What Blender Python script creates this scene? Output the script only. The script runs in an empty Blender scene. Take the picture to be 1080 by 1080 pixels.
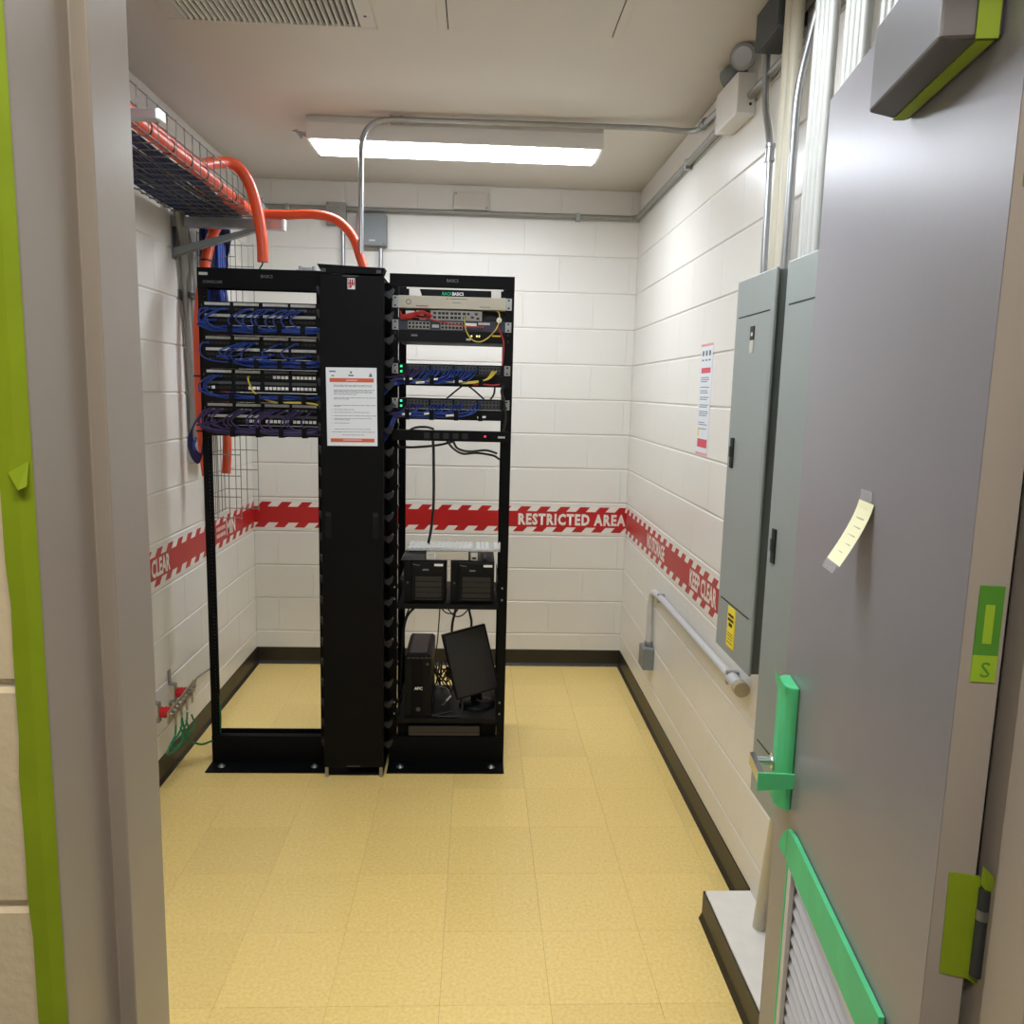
import bpy, bmesh, math, random
from mathutils import Vector, Matrix
random.seed(7)
SC = bpy.context.scene
COL = SC.collection

# ------------------------------------------------------------------ camera
CAM_F = 849.77
yaw, pitch, roll = 0.0456, 0.1482, 0.0246
fwd = Vector((math.sin(yaw)*math.cos(pitch), math.cos(yaw)*math.cos(pitch), -math.sin(pitch)))
rgt = Vector((math.cos(yaw), -math.sin(yaw), 0)); upv = rgt.cross(fwd)
r2 = rgt*math.cos(roll) + upv*math.sin(roll); u2 = -rgt*math.sin(roll) + upv*math.cos(roll)
cd = bpy.data.cameras.new('camera'); cam = bpy.data.objects.new('camera', cd); COL.objects.link(cam)
M = Matrix((r2, u2, -fwd)).transposed().to_4x4(); M.translation = Vector((0, 0, 1.6654))
cam.matrix_world = M
cd.sensor_width = 36; cd.lens = CAM_F/1080*36; cd.clip_start = 0.02; cd.clip_end = 50
SC.camera = cam

# ------------------------------------------------------------------ light levels, exposure
LAMP_ROOM = 15.0      # emission of the lens of the two room fixtures
LAMP_HALL = 12.5       # emission of the corridor fixture behind the photographer
world = bpy.data.worlds.new('world'); SC.world = world; world.use_nodes = True
world.node_tree.nodes['Background'].inputs[0].default_value = (0.9, 0.92, 1, 1)
world.node_tree.nodes['Background'].inputs[1].default_value = 0.02
SC.view_settings.view_transform = 'Standard'; SC.view_settings.look = 'None'
SC.view_settings.exposure = 1.14; SC.view_settings.gamma = 1.0
SC.view_settings.use_curve_mapping = False

# ------------------------------------------------------------------ materials
def lin(c):
    c /= 255.0
    return c/12.92 if c <= 0.04045 else ((c+0.055)/1.055)**2.4
def S(r, g, b): return (lin(r), lin(g), lin(b), 1)
MATS = {}
def mat(name, rgb, rough=0.5, metal=0.0, var=0.0, vscale=8.0, bump=0.0, bscale=120.0, spec=0.5, emit=0.0, coat=0.0,
        alpha=1.0, objvar=0.0, trans=0.0):
    m = bpy.data.materials.new(name); m.use_nodes = True
    nt = m.node_tree; b = nt.nodes['Principled BSDF']
    col = S(*rgb)
    b.inputs['Base Color'].default_value = col
    b.inputs['Roughness'].default_value = rough; b.inputs['Metallic'].default_value = metal
    b.inputs['Specular IOR Level'].default_value = spec
    b.inputs['Coat Weight'].default_value = coat
    if trans: b.inputs['Transmission Weight'].default_value = trans
    if alpha < 1: b.inputs['Alpha'].default_value = alpha
    if emit:
        b.inputs['Emission Color'].default_value = col; b.inputs['Emission Strength'].default_value = emit
    tc = nt.nodes.new('ShaderNodeTexCoord')
    if var or objvar:
        n = nt.nodes.new('ShaderNodeTexNoise'); n.inputs['Scale'].default_value = vscale; n.inputs['Detail'].default_value = 6
        nt.links.new(tc.outputs['Object'], n.inputs['Vector'])
        hs = nt.nodes.new('ShaderNodeHueSaturation'); hs.inputs['Color'].default_value = col
        mr = nt.nodes.new('ShaderNodeMapRange'); mr.inputs['From Min'].default_value = 0.3; mr.inputs['From Max'].default_value = 0.7
        mr.inputs['To Min'].default_value = 1-var; mr.inputs['To Max'].default_value = 1+var
        nt.links.new(n.outputs['Fac'], mr.inputs['Value'])
        out = mr.outputs['Result']
        if objvar:
            oi = nt.nodes.new('ShaderNodeObjectInfo')
            m2 = nt.nodes.new('ShaderNodeMapRange'); m2.inputs['To Min'].default_value = 1-objvar; m2.inputs['To Max'].default_value = 1+objvar
            nt.links.new(oi.outputs['Random'], m2.inputs['Value'])
            mu = nt.nodes.new('ShaderNodeMath'); mu.operation = 'MULTIPLY'
            nt.links.new(out, mu.inputs[0]); nt.links.new(m2.outputs['Result'], mu.inputs[1]); out = mu.outputs[0]
        nt.links.new(out, hs.inputs['Value'])
        nt.links.new(hs.outputs['Color'], b.inputs['Base Color'])
    if bump:
        n2 = nt.nodes.new('ShaderNodeTexNoise'); n2.inputs['Scale'].default_value = bscale; n2.inputs['Detail'].default_value = 4
        nt.links.new(tc.outputs['Object'], n2.inputs['Vector'])
        bp = nt.nodes.new('ShaderNodeBump'); bp.inputs['Strength'].default_value = bump; bp.inputs['Distance'].default_value = 0.002
        nt.links.new(n2.outputs['Fac'], bp.inputs['Height']); nt.links.new(bp.outputs['Normal'], b.inputs['Normal'])
    MATS[name] = m
    return m
mat('wall_paint', (228, 225, 218), 0.32, var=0.015, vscale=3, bump=0.12, bscale=60, objvar=0.008)
mat('joint_paint', (226, 222, 214), 0.5)
mat('hall_block', (226, 213, 184), 0.55, var=0.03, vscale=10, bump=0.5, bscale=70, objvar=0.015)
mat('ceiling_paint', (212, 206, 197), 0.6, var=0.015, vscale=2)
mat('tile_gap', (120, 96, 50), 0.6)
mat('rubber_base', (38, 34, 27), 0.4)
mat('frame_paint', (166, 157, 147), 0.3, spec=0.75, var=0.02, vscale=5, bump=0.06, bscale=90)
mat('door_paint', (138, 136, 141), 0.36, metal=0.12, var=0.025, vscale=4, bump=0.08, bscale=60)
mat('door_edge', (172, 165, 158), 0.45, var=0.02)
mat('louvre_paint', (196, 196, 200), 0.4)
mat('lime_tape', (140, 166, 24), 0.55, var=0.08, vscale=14, bump=0.2, bscale=30)
mat('mint_tape', (84, 200, 136), 0.6, var=0.06, vscale=14, bump=0.25, bscale=30)
mat('green_label', (84, 150, 50), 0.5)
mat('lime_label', (160, 200, 50), 0.5)
mat('chrome', (205, 205, 208), 0.16, metal=1)
mat('galv', (168, 170, 172), 0.34, metal=0.85, var=0.05, vscale=30)
mat('galv_dull', (148, 148, 142), 0.45, metal=0.4, var=0.04, vscale=20)
mat('grey_box', (126, 132, 134), 0.45, var=0.02)
mat('dark_steel', (70, 74, 76), 0.5, metal=0.3)
mat('rack_black', (7, 8, 10), 0.55, spec=0.14, var=0.05)
mat('rack_black2', (17, 18, 20), 0.5, spec=0.18)
mat('device_black', (12, 13, 15), 0.5, spec=0.18)
mat('device_grey', (64, 66, 70), 0.45)
mat('finger_grey', (34, 35, 38), 0.4)
mat('bay_grey', (30, 31, 33), 0.45)
mat('mesh_dark', (14, 14, 15), 0.6)
mat('beige', (196, 190, 174), 0.5)
mat('router_grey', (150, 148, 142), 0.45)
mat('navy', (38, 44, 60), 0.45)
mat('white_plastic', (236, 236, 232), 0.4)
mat('jack_white', (240, 240, 238), 0.4)
mat('strip_grey', (190, 190, 186), 0.45, var=0.12, vscale=60)
mat('cable_blue', (12, 50, 132), 0.5, objvar=0.25)
mat('cable_navy', (20, 36, 88), 0.5, objvar=0.25)
mat('cable_purple', (50, 36, 84), 0.5, objvar=0.2)
mat('cable_yellow', (214, 192, 70), 0.4)
mat('cable_red', (178, 40, 34), 0.4)
mat('cable_black', (14, 14, 15), 0.45)
mat('cable_grey', (120, 118, 116), 0.45)
mat('cable_green', (28, 116, 70), 0.4)
mat('orange_duct', (222, 80, 40), 0.38, var=0.04, bump=0.25, bscale=200)
mat('paper', (226, 230, 236), 0.6)
mat('print_dark', (104, 106, 114), 0.6)
mat('print_orange', (206, 96, 62), 0.6)
mat('print_pink', (214, 78, 96), 0.6)
mat('print_pale', (226, 160, 164), 0.6)
mat('print_red', (164, 34, 44), 0.55)
mat('tape_red', (184, 32, 34), 0.38)
mat('tape_white', (236, 230, 222), 0.45)
mat('label_yellow', (238, 216, 52), 0.5)
mat('note_yellow', (240, 238, 196), 0.6)
mat('clear_tape', (205, 205, 205), 0.15, alpha=0.35)
mat('print_black', (24, 24, 24), 0.6)
mat('panel_paint', (146, 154, 151), 0.36, metal=0.1, var=0.015, vscale=3)
mat('panel_shaded', (104, 112, 108), 0.4)  # panel grey darkened: shade of the box sides put into the colour
mat('pipe_cream', (196, 190, 170), 0.4)
mat('pipe_white', (186, 187, 182), 0.4)
mat('pad_paint', (230, 226, 218), 0.55, var=0.03, vscale=20, bump=0.5, bscale=80)
mat('fixture_white', (226, 224, 220), 0.4)
mat('conduit_paint', (206, 208, 212), 0.32, metal=0.25)
mat('hand_grey', (188, 190, 150), 0.6)
mat('brass', (178, 166, 140), 0.45)
mat('closer_paint', (100, 98, 99), 0.42, metal=0.5)
mat('tray_wire', (112, 113, 112), 0.45, metal=0.6)
mat('insulator_red', (196, 24, 34), 0.35)
mat('copper_tin', (176, 166, 148), 0.35, metal=0.8)
mat('led_green', (40, 220, 130), 0.4, emit=1.2)
mat('led_red', (240, 40, 50), 0.4, emit=1.2)
mat('led_amber', (236, 220, 120), 0.4, emit=0.8)
mat('text_white', (236, 236, 236), 0.5)
mat('text_grey', (120, 122, 126), 0.5)
mat('text_green', (40, 190, 130), 0.5)
mat('lens_glow', (240, 247, 255), 0.5, emit=LAMP_ROOM)
mat('lens_hall', (255, 246, 234), 0.5, emit=LAMP_HALL)
mat('lamp_glass', (150, 150, 148), 0.2, coat=0.5)
mat('grille', (206, 202, 194), 0.45)
mat('grille_dark', (96, 94, 90), 0.7)
mat('monitor_screen', (26, 27, 27), 0.5)
mat('ups_top', (60, 56, 56), 0.45)
mat('hall_floor', (150, 142, 128), 0.4, var=0.04, vscale=30)

def floor_mat():
    m = bpy.data.materials.new('floor_tile'); m.use_nodes = True
    nt = m.node_tree; b = nt.nodes['Principled BSDF']
    tc = nt.nodes.new('ShaderNodeTexCoord'); oi = nt.nodes.new('ShaderNodeObjectInfo')
    n1 = nt.nodes.new('ShaderNodeTexNoise'); n1.inputs['Scale'].default_value = 95; n1.inputs['Detail'].default_value = 3
    va = nt.nodes.new('ShaderNodeVectorMath'); va.operation = 'ADD'
    nt.links.new(tc.outputs['Object'], va.inputs[0]); nt.links.new(oi.outputs['Location'], va.inputs[1])
    nt.links.new(va.outputs[0], n1.inputs['Vector'])
    cr = nt.nodes.new('ShaderNodeValToRGB'); e = cr.color_ramp.elements
    e[0].position = 0.28; e[0].color = S(236, 203, 118); e[1].position = 0.74; e[1].color = S(248, 221, 150)
    k = e.new(0.5); k.color = S(243, 213, 134)
    nt.links.new(n1.outputs['Fac'], cr.inputs['Fac'])
    a = nt.nodes.new('ShaderNodeMapRange'); a.inputs['To Min'].default_value = 0.97; a.inputs['To Max'].default_value = 1.03
    nt.links.new(oi.outputs['Random'], a.inputs['Value'])
    vs = nt.nodes.new('ShaderNodeVectorMath'); vs.operation = 'SCALE'
    nt.links.new(cr.outputs['Color'], vs.inputs[0]); nt.links.new(a.outputs['Result'], vs.inputs['Scale'])
    nt.links.new(vs.outputs[0], b.inputs['Base Color'])
    b.inputs['Roughness'].default_value = 0.24
    b.inputs['Specular IOR Level'].default_value = 0.4
    MATS['floor_tile'] = m
floor_mat()

# ------------------------------------------------------------------ mesh helpers
ORIG = {}
class MB:
    def __init__(s, T=None): s.v = []; s.f = []; s.T = T; s.sm = []
    def P(s, p):
        p = Vector(p)
        return s.T(p) if s.T else p
    def raw(s, vs, fs, smooth=False):
        o = len(s.v); s.v += [s.P(v) for v in vs]; s.f += [[o+i for i in f] for f in fs]; s.sm += [smooth]*len(fs)
        return s
    def box(s, x0, x1, y0, y1, z0, z1):
        x0, x1 = min(x0, x1), max(x0, x1); y0, y1 = min(y0, y1), max(y0, y1); z0, z1 = min(z0, z1), max(z0, z1)
        vs = [(x0,y0,z0),(x1,y0,z0),(x1,y1,z0),(x0,y1,z0),(x0,y0,z1),(x1,y0,z1),(x1,y1,z1),(x0,y1,z1)]
        return s.raw(vs, [(0,3,2,1),(4,5,6,7),(0,1,5,4),(1,2,6,5),(2,3,7,6),(3,0,4,7)])
    def prism(s, poly, a0, a1, axis='z'):
        n = len(poly)
        def mk(q, a):
            return {'z': (q[0], q[1], a), 'y': (q[0], a, q[1]), 'x': (a, q[0], q[1])}[axis]
        vs = [mk(q, a0) for q in poly] + [mk(q, a1) for q in poly]
        fs = [tuple(range(n))[::-1], tuple(range(n, 2*n))] + [(i, (i+1) % n, n+(i+1) % n, n+i) for i in range(n)]
        return s.raw(vs, fs)
    def tube(s, path, r, n=8, caps=True):
        pts = [Vector(p) for p in path]; m = len(pts)
        rr = r if isinstance(r, (list, tuple)) else [r]*m
        tang = []
        for i in range(m):
            t = pts[min(i+1, m-1)] - pts[max(i-1, 0)]
            tang.append(t.normalized() if t.length > 1e-9 else Vector((0, 0, 1)))
        ref = Vector((0, 0, 1)) if abs(tang[0].z) < 0.9 else Vector((1, 0, 0))
        a = tang[0].cross(ref).normalized(); vs = []
        for i in range(m):
            t = tang[i]; a = a - t*a.dot(t)
            a = a.normalized() if a.length > 1e-6 else t.orthogonal().normalized()
            b = t.cross(a)
            for k in range(n):
                th = 2*math.pi*k/n
                vs.append(pts[i] + a*(rr[i]*math.cos(th)) + b*(rr[i]*math.sin(th)))
        fs = [(i*n+k, i*n+(k+1) % n, (i+1)*n+(k+1) % n, (i+1)*n+k) for i in range(m-1) for k in range(n)]
        s.raw(vs, fs, True)
        if caps: s.raw([vs[k] for k in range(n)], [tuple(range(n))[::-1]]); s.raw([vs[(m-1)*n+k] for k in range(n)], [tuple(range(n))])
        return s
    def cyl(s, p0, p1, r, n=16): return s.tube([p0, p1], r, n)
    def build(s, name, m, parent=None, bevel=0.0, seg=2, kind=None):
        me = bpy.data.meshes.new(name)
        if parent is not None: o0 = ORIG[parent]
        else:
            xs = [v.x for v in s.v]; ys = [v.y for v in s.v]; zs = [v.z for v in s.v]
            o0 = Vector(((min(xs)+max(xs))/2, (min(ys)+max(ys))/2, min(zs)))
        me.from_pydata([tuple(v-o0) for v in s.v], [], s.f); me.update()
        bm = bmesh.new(); bm.from_mesh(me)
        if not any(s.sm): bmesh.ops.recalc_face_normals(bm, faces=bm.faces)
        bm.to_mesh(me); bm.free()
        for p, q in zip(me.polygons, s.sm): p.use_smooth = q
        me.materials.append(MATS[m] if isinstance(m, str) else m)
        ob = bpy.data.objects.new(name, me); COL.objects.link(ob)
        if parent is not None: ob.parent = parent
        else: ob.location = o0
        ORIG[ob] = o0.copy()
        if bevel:
            md = ob.modifiers.new('bevel', 'BEVEL'); md.width = bevel; md.segments = seg; md.limit_method = 'ANGLE'
        if kind: ob['kind'] = kind
        return ob
def tag(o, label, cat, group=None):
    o['label'] = label; o['category'] = cat
    if group: o['group'] = group
    return o
def thing(name, label, cat, loc, group=None):
    o = bpy.data.objects.new(name, None); COL.objects.link(o); o.location = loc; o.empty_display_size = 0.05
    ORIG[o] = Vector(loc)
    return tag(o, label, cat, group)
def struct(o, label=None, cat=None):
    o['kind'] = 'structure'
    if label: o['label'] = label
    if cat: o['category'] = cat
    return o
def B(*a): return MB().box(*a)
def inst(name, me, parent, wloc, rot=None):
    o = bpy.data.objects.new(name, me); COL.objects.link(o); o.parent = parent
    o.location = Vector(wloc) - ORIG[parent]
    if rot: o.rotation_euler = rot
    ORIG[o] = Vector(wloc)
    return o
def cr(pts, n=6):
    """Catmull-Rom through pts"""
    P = [Vector(p) for p in pts]; P = [2*P[0]-P[1]] + P + [2*P[-1]-P[-2]]; out = []
    for i in range(1, len(P)-2):
        for k in range(n):
            t = k/n; a, b, c, d = P[i-1], P[i], P[i+1], P[i+2]
            out.append(0.5*((2*b)+(c-a)*t+(2*a-5*b+4*c-d)*t*t+(3*b-a-3*c+d)*t**3))
    out.append(P[-2]); return out
def bend(pts, rad=0.06, n=5):
    """polyline with rounded corners"""
    P = [Vector(p) for p in pts]; out = [P[0]]
    for i in range(1, len(P)-1):
        a = (P[i-1]-P[i]); b = (P[i+1]-P[i]); r = min(rad, a.length*0.48, b.length*0.48)
        p0 = P[i]+a.normalized()*r; p1 = P[i]+b.normalized()*r
        for k in range(n+1):
            t = k/n; out.append((1-t)**2*p0 + 2*t*(1-t)*P[i] + t*t*p1)
    out.append(P[-1]); return out
def lettering(txt, pos, ux, uz, size, m, parent, sx=1.0, align='LEFT', bold=0.0, width=None, depth=0.0004, name='lettering', space=1.0):
    """raised flat print; pos = baseline start in world, ux reading direction, uz up"""
    cu = bpy.data.curves.new('t', 'FONT'); cu.body = txt; cu.size = 1.0; cu.align_x = 'LEFT'; cu.extrude = 0.0; cu.offset = bold; cu.resolution_u = 2; cu.space_character = space
    to = bpy.data.objects.new('t', cu); COL.objects.link(to)
    dg = bpy.context.evaluated_depsgraph_get(); me = bpy.data.meshes.new_from_object(to.evaluated_get(dg))
    bpy.data.objects.remove(to); bpy.data.curves.remove(cu)
    xs = [v.co.x for v in me.vertices]; ys = [v.co.y for v in me.vertices]
    x0, x1 = min(xs), max(xs); hgt = max(ys) - max(0, min(ys))
    k = size/0.69                                    # size = cap height
    kx = width/(x1-x0) if width else k*sx
    ux = Vector(ux); uz = Vector(uz); nn = ux.cross(uz); o0 = ORIG[parent]
    off = {'LEFT': 0, 'CENTER': -(x1-x0)*kx/2}[align]
    for v in me.vertices:
        v.co = Vector(pos) - o0 + ux*((v.co.x-x0)*kx+off) + uz*(v.co.y*k) + nn*depth
    me.materials.clear(); me.materials.append(MATS[m])
    o = bpy.data.objects.new(name, me); COL.objects.link(o); o.parent = parent; ORIG[o] = o0.copy()
    return o
_cache = {}
def shared(key, fn):
    if key not in _cache: _cache[key] = fn()
    return _cache[key]
def plain_mesh(mb, m):
    me = bpy.data.meshes.new('m'); me.from_pydata([tuple(v) for v in mb.v], [], mb.f); me.update()
    bm = bmesh.new(); bm.from_mesh(me)
    if not any(mb.sm): bmesh.ops.recalc_face_normals(bm, faces=bm.faces)
    bm.to_mesh(me); bm.free()
    for p, q in zip(me.polygons, mb.sm): p.use_smooth = q
    me.materials.append(MATS[m]); return me

# ------------------------------------------------------------------ room dimensions
XL, XR, YB, YF, YC, CE = -1.308, 0.905, 4.765, 0.882, 0.668, 2.809
CH, BL = 0.2032, 0.4064

# ------------------------------------------------------------------ the setting
def block_mesh(w, h, d, m):
    e = 0.0028; c = 0.0036; ev = 0.0003; cv = 0.0004
    def mk():
        a, b = w/2-ev, h/2-e
        vs = [(-a, d, -b), (a, d, -b), (a, d, b), (-a, d, b), (-a, 0.003, -b), (a, 0.003, -b), (a, 0.003, b), (-a, 0.003, b),
              (-a+cv, 0, -b+c), (a-cv, 0, -b+c), (a-cv, 0, b-c), (-a+cv, 0, b-c)]
        fs = [(4,5,9,8),(5,6,10,9),(6,7,11,10),(7,4,8,11),(8,9,10,11),(0,1,5,4),(1,2,6,5),(2,3,7,6),(3,0,4,7)]
        return plain_mesh(MB().raw(vs, fs), m)
    return shared(('blk', round(w, 4), round(h, 4), m), mk)
def block_wall(parent, a0, a1, z0, z1, place, rotz, m, phase):
    """blocks whose face is at local y=0; place(a, z) -> world; a along the wall"""
    k0 = int(math.floor(z0/CH+1e-6))
    for k in range(k0, 40):
        lo, hi = max(z0, k*CH), min(z1, (k+1)*CH)
        if hi-lo < 0.02: 
            if k*CH >= z1: break
            continue
        off = phase + (BL/2 if k % 2 == 0 else 0)
        j = math.floor((a0-off)/BL)
        x = off + j*BL
        while x < a1:
            l, r = max(a0, x), min(a1, x+BL)
            if r-l > 0.02:
                inst('block', block_mesh(r-l, hi-lo, 0.012, m), parent, place((l+r)/2, (lo+hi)/2), (0, 0, rotz))
            x += BL
wb = struct(B(XL-0.2, XR+0.2, YB+0.0045, YB+0.2, 0, CE).build('wall_back', 'joint_paint'), 'painted white block wall behind the racks', 'wall')
block_wall(wb, XL, XR, 0, CE, lambda a, z: (a, YB, z), 0, 'wall_paint', -1.17)
wl = struct(B(XL-0.2, XL-0.0045, YF, YB, 0, CE).build('wall_left', 'joint_paint'), 'painted white block wall with the ground bar and cable tray', 'wall')
block_wall(wl, YF, YB, 0, CE, lambda a, z: (XL, a, z), math.pi/2, 'wall_paint', 4.42)
wr = struct(B(XR+0.0045, XR+0.2, YF, YB, 0, CE).build('wall_right', 'joint_paint'), 'painted white block wall with the electrical panels', 'wall')
block_wall(wr, YF, YB, 0, CE, lambda a, z: (XR, a, z), -math.pi/2, 'wall_paint', 4.50)
JL, JR, HT = -0.357, 0.622, 2.275     # door opening
OL, OR_ = -0.383, 0.648
wf = MB(); wf.box(-2.2, OL, YC+0.0045, YF, 0, CE); wf.box(OR_, 2.2, YC+0.0045, YF, 0, CE); wf.box(OL, OR_, YC+0.0045, YF, HT+0.03, CE)
wf = struct(wf.build('wall_front', 'joint_paint'), 'cream painted block wall around the doorway', 'wall')
block_wall(wf, -2.2, OL, 0, CE, lambda a, z: (a, YC, z-0.013), 0, 'hall_block', OL-BL)
block_wall(wf, OR_, 2.2, 0, CE, lambda a, z: (a, YC, z-0.013), 0, 'hall_block', OR_)
# floor: backing and tiles
fl = struct(B(XL, XR, YC, YB, -0.05, -0.0025).build('floor', 'tile_gap'), 'floor of mottled yellow vinyl tiles', 'floor')
TS = 0.3048
ys = [2.29+TS*k for k in range(-7, 10)]; xs = [0.23+TS*k for k in range(-7, 5)]
for i in range(len(xs)-1):
    for j in range(len(ys)-1):
        x0, x1 = max(XL, xs[i]), min(XR, xs[i+1]); y0, y1 = max(YC, ys[j]), min(YB, ys[j+1])
        if x1-x0 < 0.01 or y1-y0 < 0.01: continue
        w, d = x1-x0-0.0007, y1-y0-0.0007
        me = shared(('tile', round(w, 3), round(d, 3)), lambda: plain_mesh(B(-w/2, w/2, -d/2, d/2, -0.0025, 0), 'floor_tile'))
        inst('tile', me, fl, ((x0+x1)/2, (y0+y1)/2, 0))
struct(B(-2.2, 2.2, -1.6, YC, -0.05, -0.0005).build('floor_corridor', 'hall_floor'), 'plain corridor floor outside the doorway', 'floor')
struct(B(XL-0.2, XR+0.2, YF, YB+0.2, CE, CE+0.1).build('ceiling', 'ceiling_paint'), 'painted grey white ceiling of the small room', 'ceiling')
struct(B(-2.2, 2.2, -1.6, YF, CE, CE+0.1).build('ceiling_corridor', 'ceiling_paint'), 'plain corridor ceiling outside the doorway', 'ceiling')
struct(B(-2.2, 2.2, -1.7, -1.6, 0, CE).build('wall_corridor', 'hall_block'), 'cream corridor wall opposite the doorway', 'wall')
# cove bases
def cove(name, fn, label):
    mb = MB(T=fn)
    prof = [(0, 0), (0.016, 0), (0.010, 0.008), (0.005, 0.018), (0.0035, 0.0985), (0.0015, 0.1016), (0, 0.1016)]
    return struct(mb.prism(prof, 0, 1, 'x').build(name, 'rubber_base'), label, 'baseboard')
cove('baseboard_back', lambda p: Vector((XL+(XR-XL)*p.x, YB-p.y, p.z)), 'black rubber cove base along the back wall')
cove('baseboard_left', lambda p: Vector((XL+p.y, YF+(YB-YF)*p.x, p.z)), 'black rubber cove base along the left wall')
cove('baseboard_right', lambda p: Vector((XR-p.y, 2.352+(YB-2.352)*p.x, p.z)), 'black rubber cove base along the right wall')

# door frame
fr = thing('trim_1', 'grey painted steel door frame edged with lime masking tape', 'door frame', (JL, YC, 0)); fr['kind'] = 'structure'
profL = [(OL, YC-0.004), (JL, YC-0.004), (JL, 0.762), (JL+0.016, 0.762), (JL+0.016, 0.830), (JL, 0.830), (JL, YF+0.004), (OL-0.02, YF+0.004), (OL-0.02, YF+0.001), (OL, YF+0.001)]
MB().prism(profL, 0, HT, 'z').build('strike_jamb', 'frame_paint', fr, bevel=0.0015)
profR = [(JL+JR-x, y) for x, y in profL][::-1]
MB().prism(profR, 0, HT, 'z').build('hinge_jamb', 'frame_paint', fr, bevel=0.0015)
MB().prism([(YC-0.004, HT+0.03), (YC-0.004, HT), (0.762, HT), (0.762, HT-0.016), (0.83, HT-0.016), (0.83, HT), (YF+0.004, HT), (YF+0.004, HT+0.03)], OL, OR_, 'x').build('head', 'frame_paint', fr, bevel=0.0015)
# lime masking tape strip down the frame face, with a slightly wavy edge and a torn flap
tp = MB(); vs = []; fs = []; N = 60
for i in range(N+1):
    z = 0.02+(HT-0.03)*i/N; w = 0.0012*math.sin(i*0.7)+0.0008*math.sin(i*2.3)
    for x, y in ((OL-0.0005+w, YC-0.0052), (JL-0.012+w*0.4, YC-0.0062), (JL-0.0004, YC-0.0052), (JL-0.0004, YC-0.0042), (OL-0.0005+w, YC-0.0042)):
        vs.append((x, y, z))
for i in range(N):
    for k in range(5): fs.append((i*5+k, i*5+(k+1) % 5, (i+1)*5+(k+1) % 5, (i+1)*5+k))
tp.raw(vs, fs).build('masking_tape', 'lime_tape', fr)['label'] = 'lime green masking tape strip'
fz = 1.585
MB().raw([(JL-0.016, YC-0.0066, fz+0.02), (JL-0.002, YC-0.0066, fz+0.016), (JL-0.002, YC-0.012, fz-0.004), (JL-0.008, YC-0.014, fz-0.007), (JL-0.019, YC-0.0068, fz+0.006)],
         [(0, 1, 2, 3, 4)]).build('tape_flap', 'lime_tape', fr)

# ------------------------------------------------------------------ door leaf, swung into the room
DH = Vector((0.564, 0.877, 0)); DU = Vector((0.1522, 0.9883, 0)); DN = Vector((-0.9883, 0.1522, 0)); DW, DT, DTOP = 0.80, 0.045, 2.25
def DT_(p): return DH + DU*p.x + DN*p.y + Vector((0, 0, p.z))     # (along from hinge, out of the visible face, up)
def DB(*a): return MB(T=DT_).box(*a)
door = thing('door_1', 'open grey steel door with louvred lower panel and taped hardware', 'door', DH); door['kind'] = 'structure'
LV = (0.085, 0.605, 0.18, 0.735)      # louvre cut out: t0 t1 z0 z1
leaf = MB(T=DT_)
leaf.box(0.0, LV[0], -DT, 0, 0.012, DTOP); leaf.box(LV[1], DW, -DT, 0, 0.012, DTOP)
leaf.box(LV[0], LV[1], -DT, 0, 0.012, LV[2]); leaf.box(LV[0], LV[1], -DT, 0, LV[3], DTOP)
lf = leaf.build('leaf', 'door_paint', door)
DB(-0.0012, 0.0, -DT, -0.0008, 0.012, DTOP).build('hinge_edge', 'door_edge', door)
lr = MB(T=DT_)
for a in ((LV[0]-0.018, LV[0]+0.008, LV[2]-0.018, LV[3]+0.018), (LV[1]-0.008, LV[1]+0.018, LV[2]-0.018, LV[3]+0.018)): lr.box(a[0], a[1], 0.0004, 0.009, a[2], a[3])
lr.box(LV[0]+0.008, LV[1]-0.008, 0.0004, 0.009, LV[2]-0.018, LV[2]+0.008); lr.box(LV[0]+0.008, LV[1]-0.008, 0.0004, 0.009, LV[3]-0.008, LV[3]+0.018)
lou = lr.build('louvre_frame', 'louvre_paint', door)
nsl = 18; dz = (LV[3]-LV[2]-0.016)/nsl
prof = [(-0.036, 0.0), (-0.018, dz*0.95), (0.0, 0.0), (0.0, 0.0022), (-0.018, dz*0.95+0.0022), (-0.036, 0.0022)]
for k in range(nsl):
    z = LV[2]+0.008+k*dz
    mb = MB(T=DT_); mb.prism([(y, z+q) for y, q in prof], LV[0]+0.004, LV[1]-0.004, 'x'); mb.build('slat', 'louvre_paint', lou)
# mint masking tape around the louvre
tpm = MB(T=DT_)
tpm.raw([(0.099, 0.0098, 0.742), (0.640, 0.0098, 0.722), (0.645, 0.0098, 0.79), (0.60, 0.0104, 0.800), (0.099, 0.0098, 0.822),
         (0.099, 0.0016, 0.742), (0.640, 0.0016, 0.722), (0.645, 0.0016, 0.79), (0.60, 0.0016, 0.800), (0.099, 0.0016, 0.822)],
        [(0,1,2,3,4),(9,8,7,6,5),(0,5,6,1),(1,6,7,2),(2,7,8,3),(3,8,9,4),(4,9,5,0)])
tpm.build('masking_tape', 'mint_tape', door)['label'] = 'mint green masking tape along the louvre'
DB(0.622, 0.634, 0.0006, 0.0102, 0.17, 0.735).build('masking_tape', 'mint_tape', door)
MB(T=DT_).raw([(0.640, 0.011, 0.726), (0.663, 0.022, 0.745), (0.655, 0.015, 0.778), (0.642, 0.011, 0.792)], [(0, 1, 2, 3)]).build('tape_corner', 'mint_tape', door)
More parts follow.
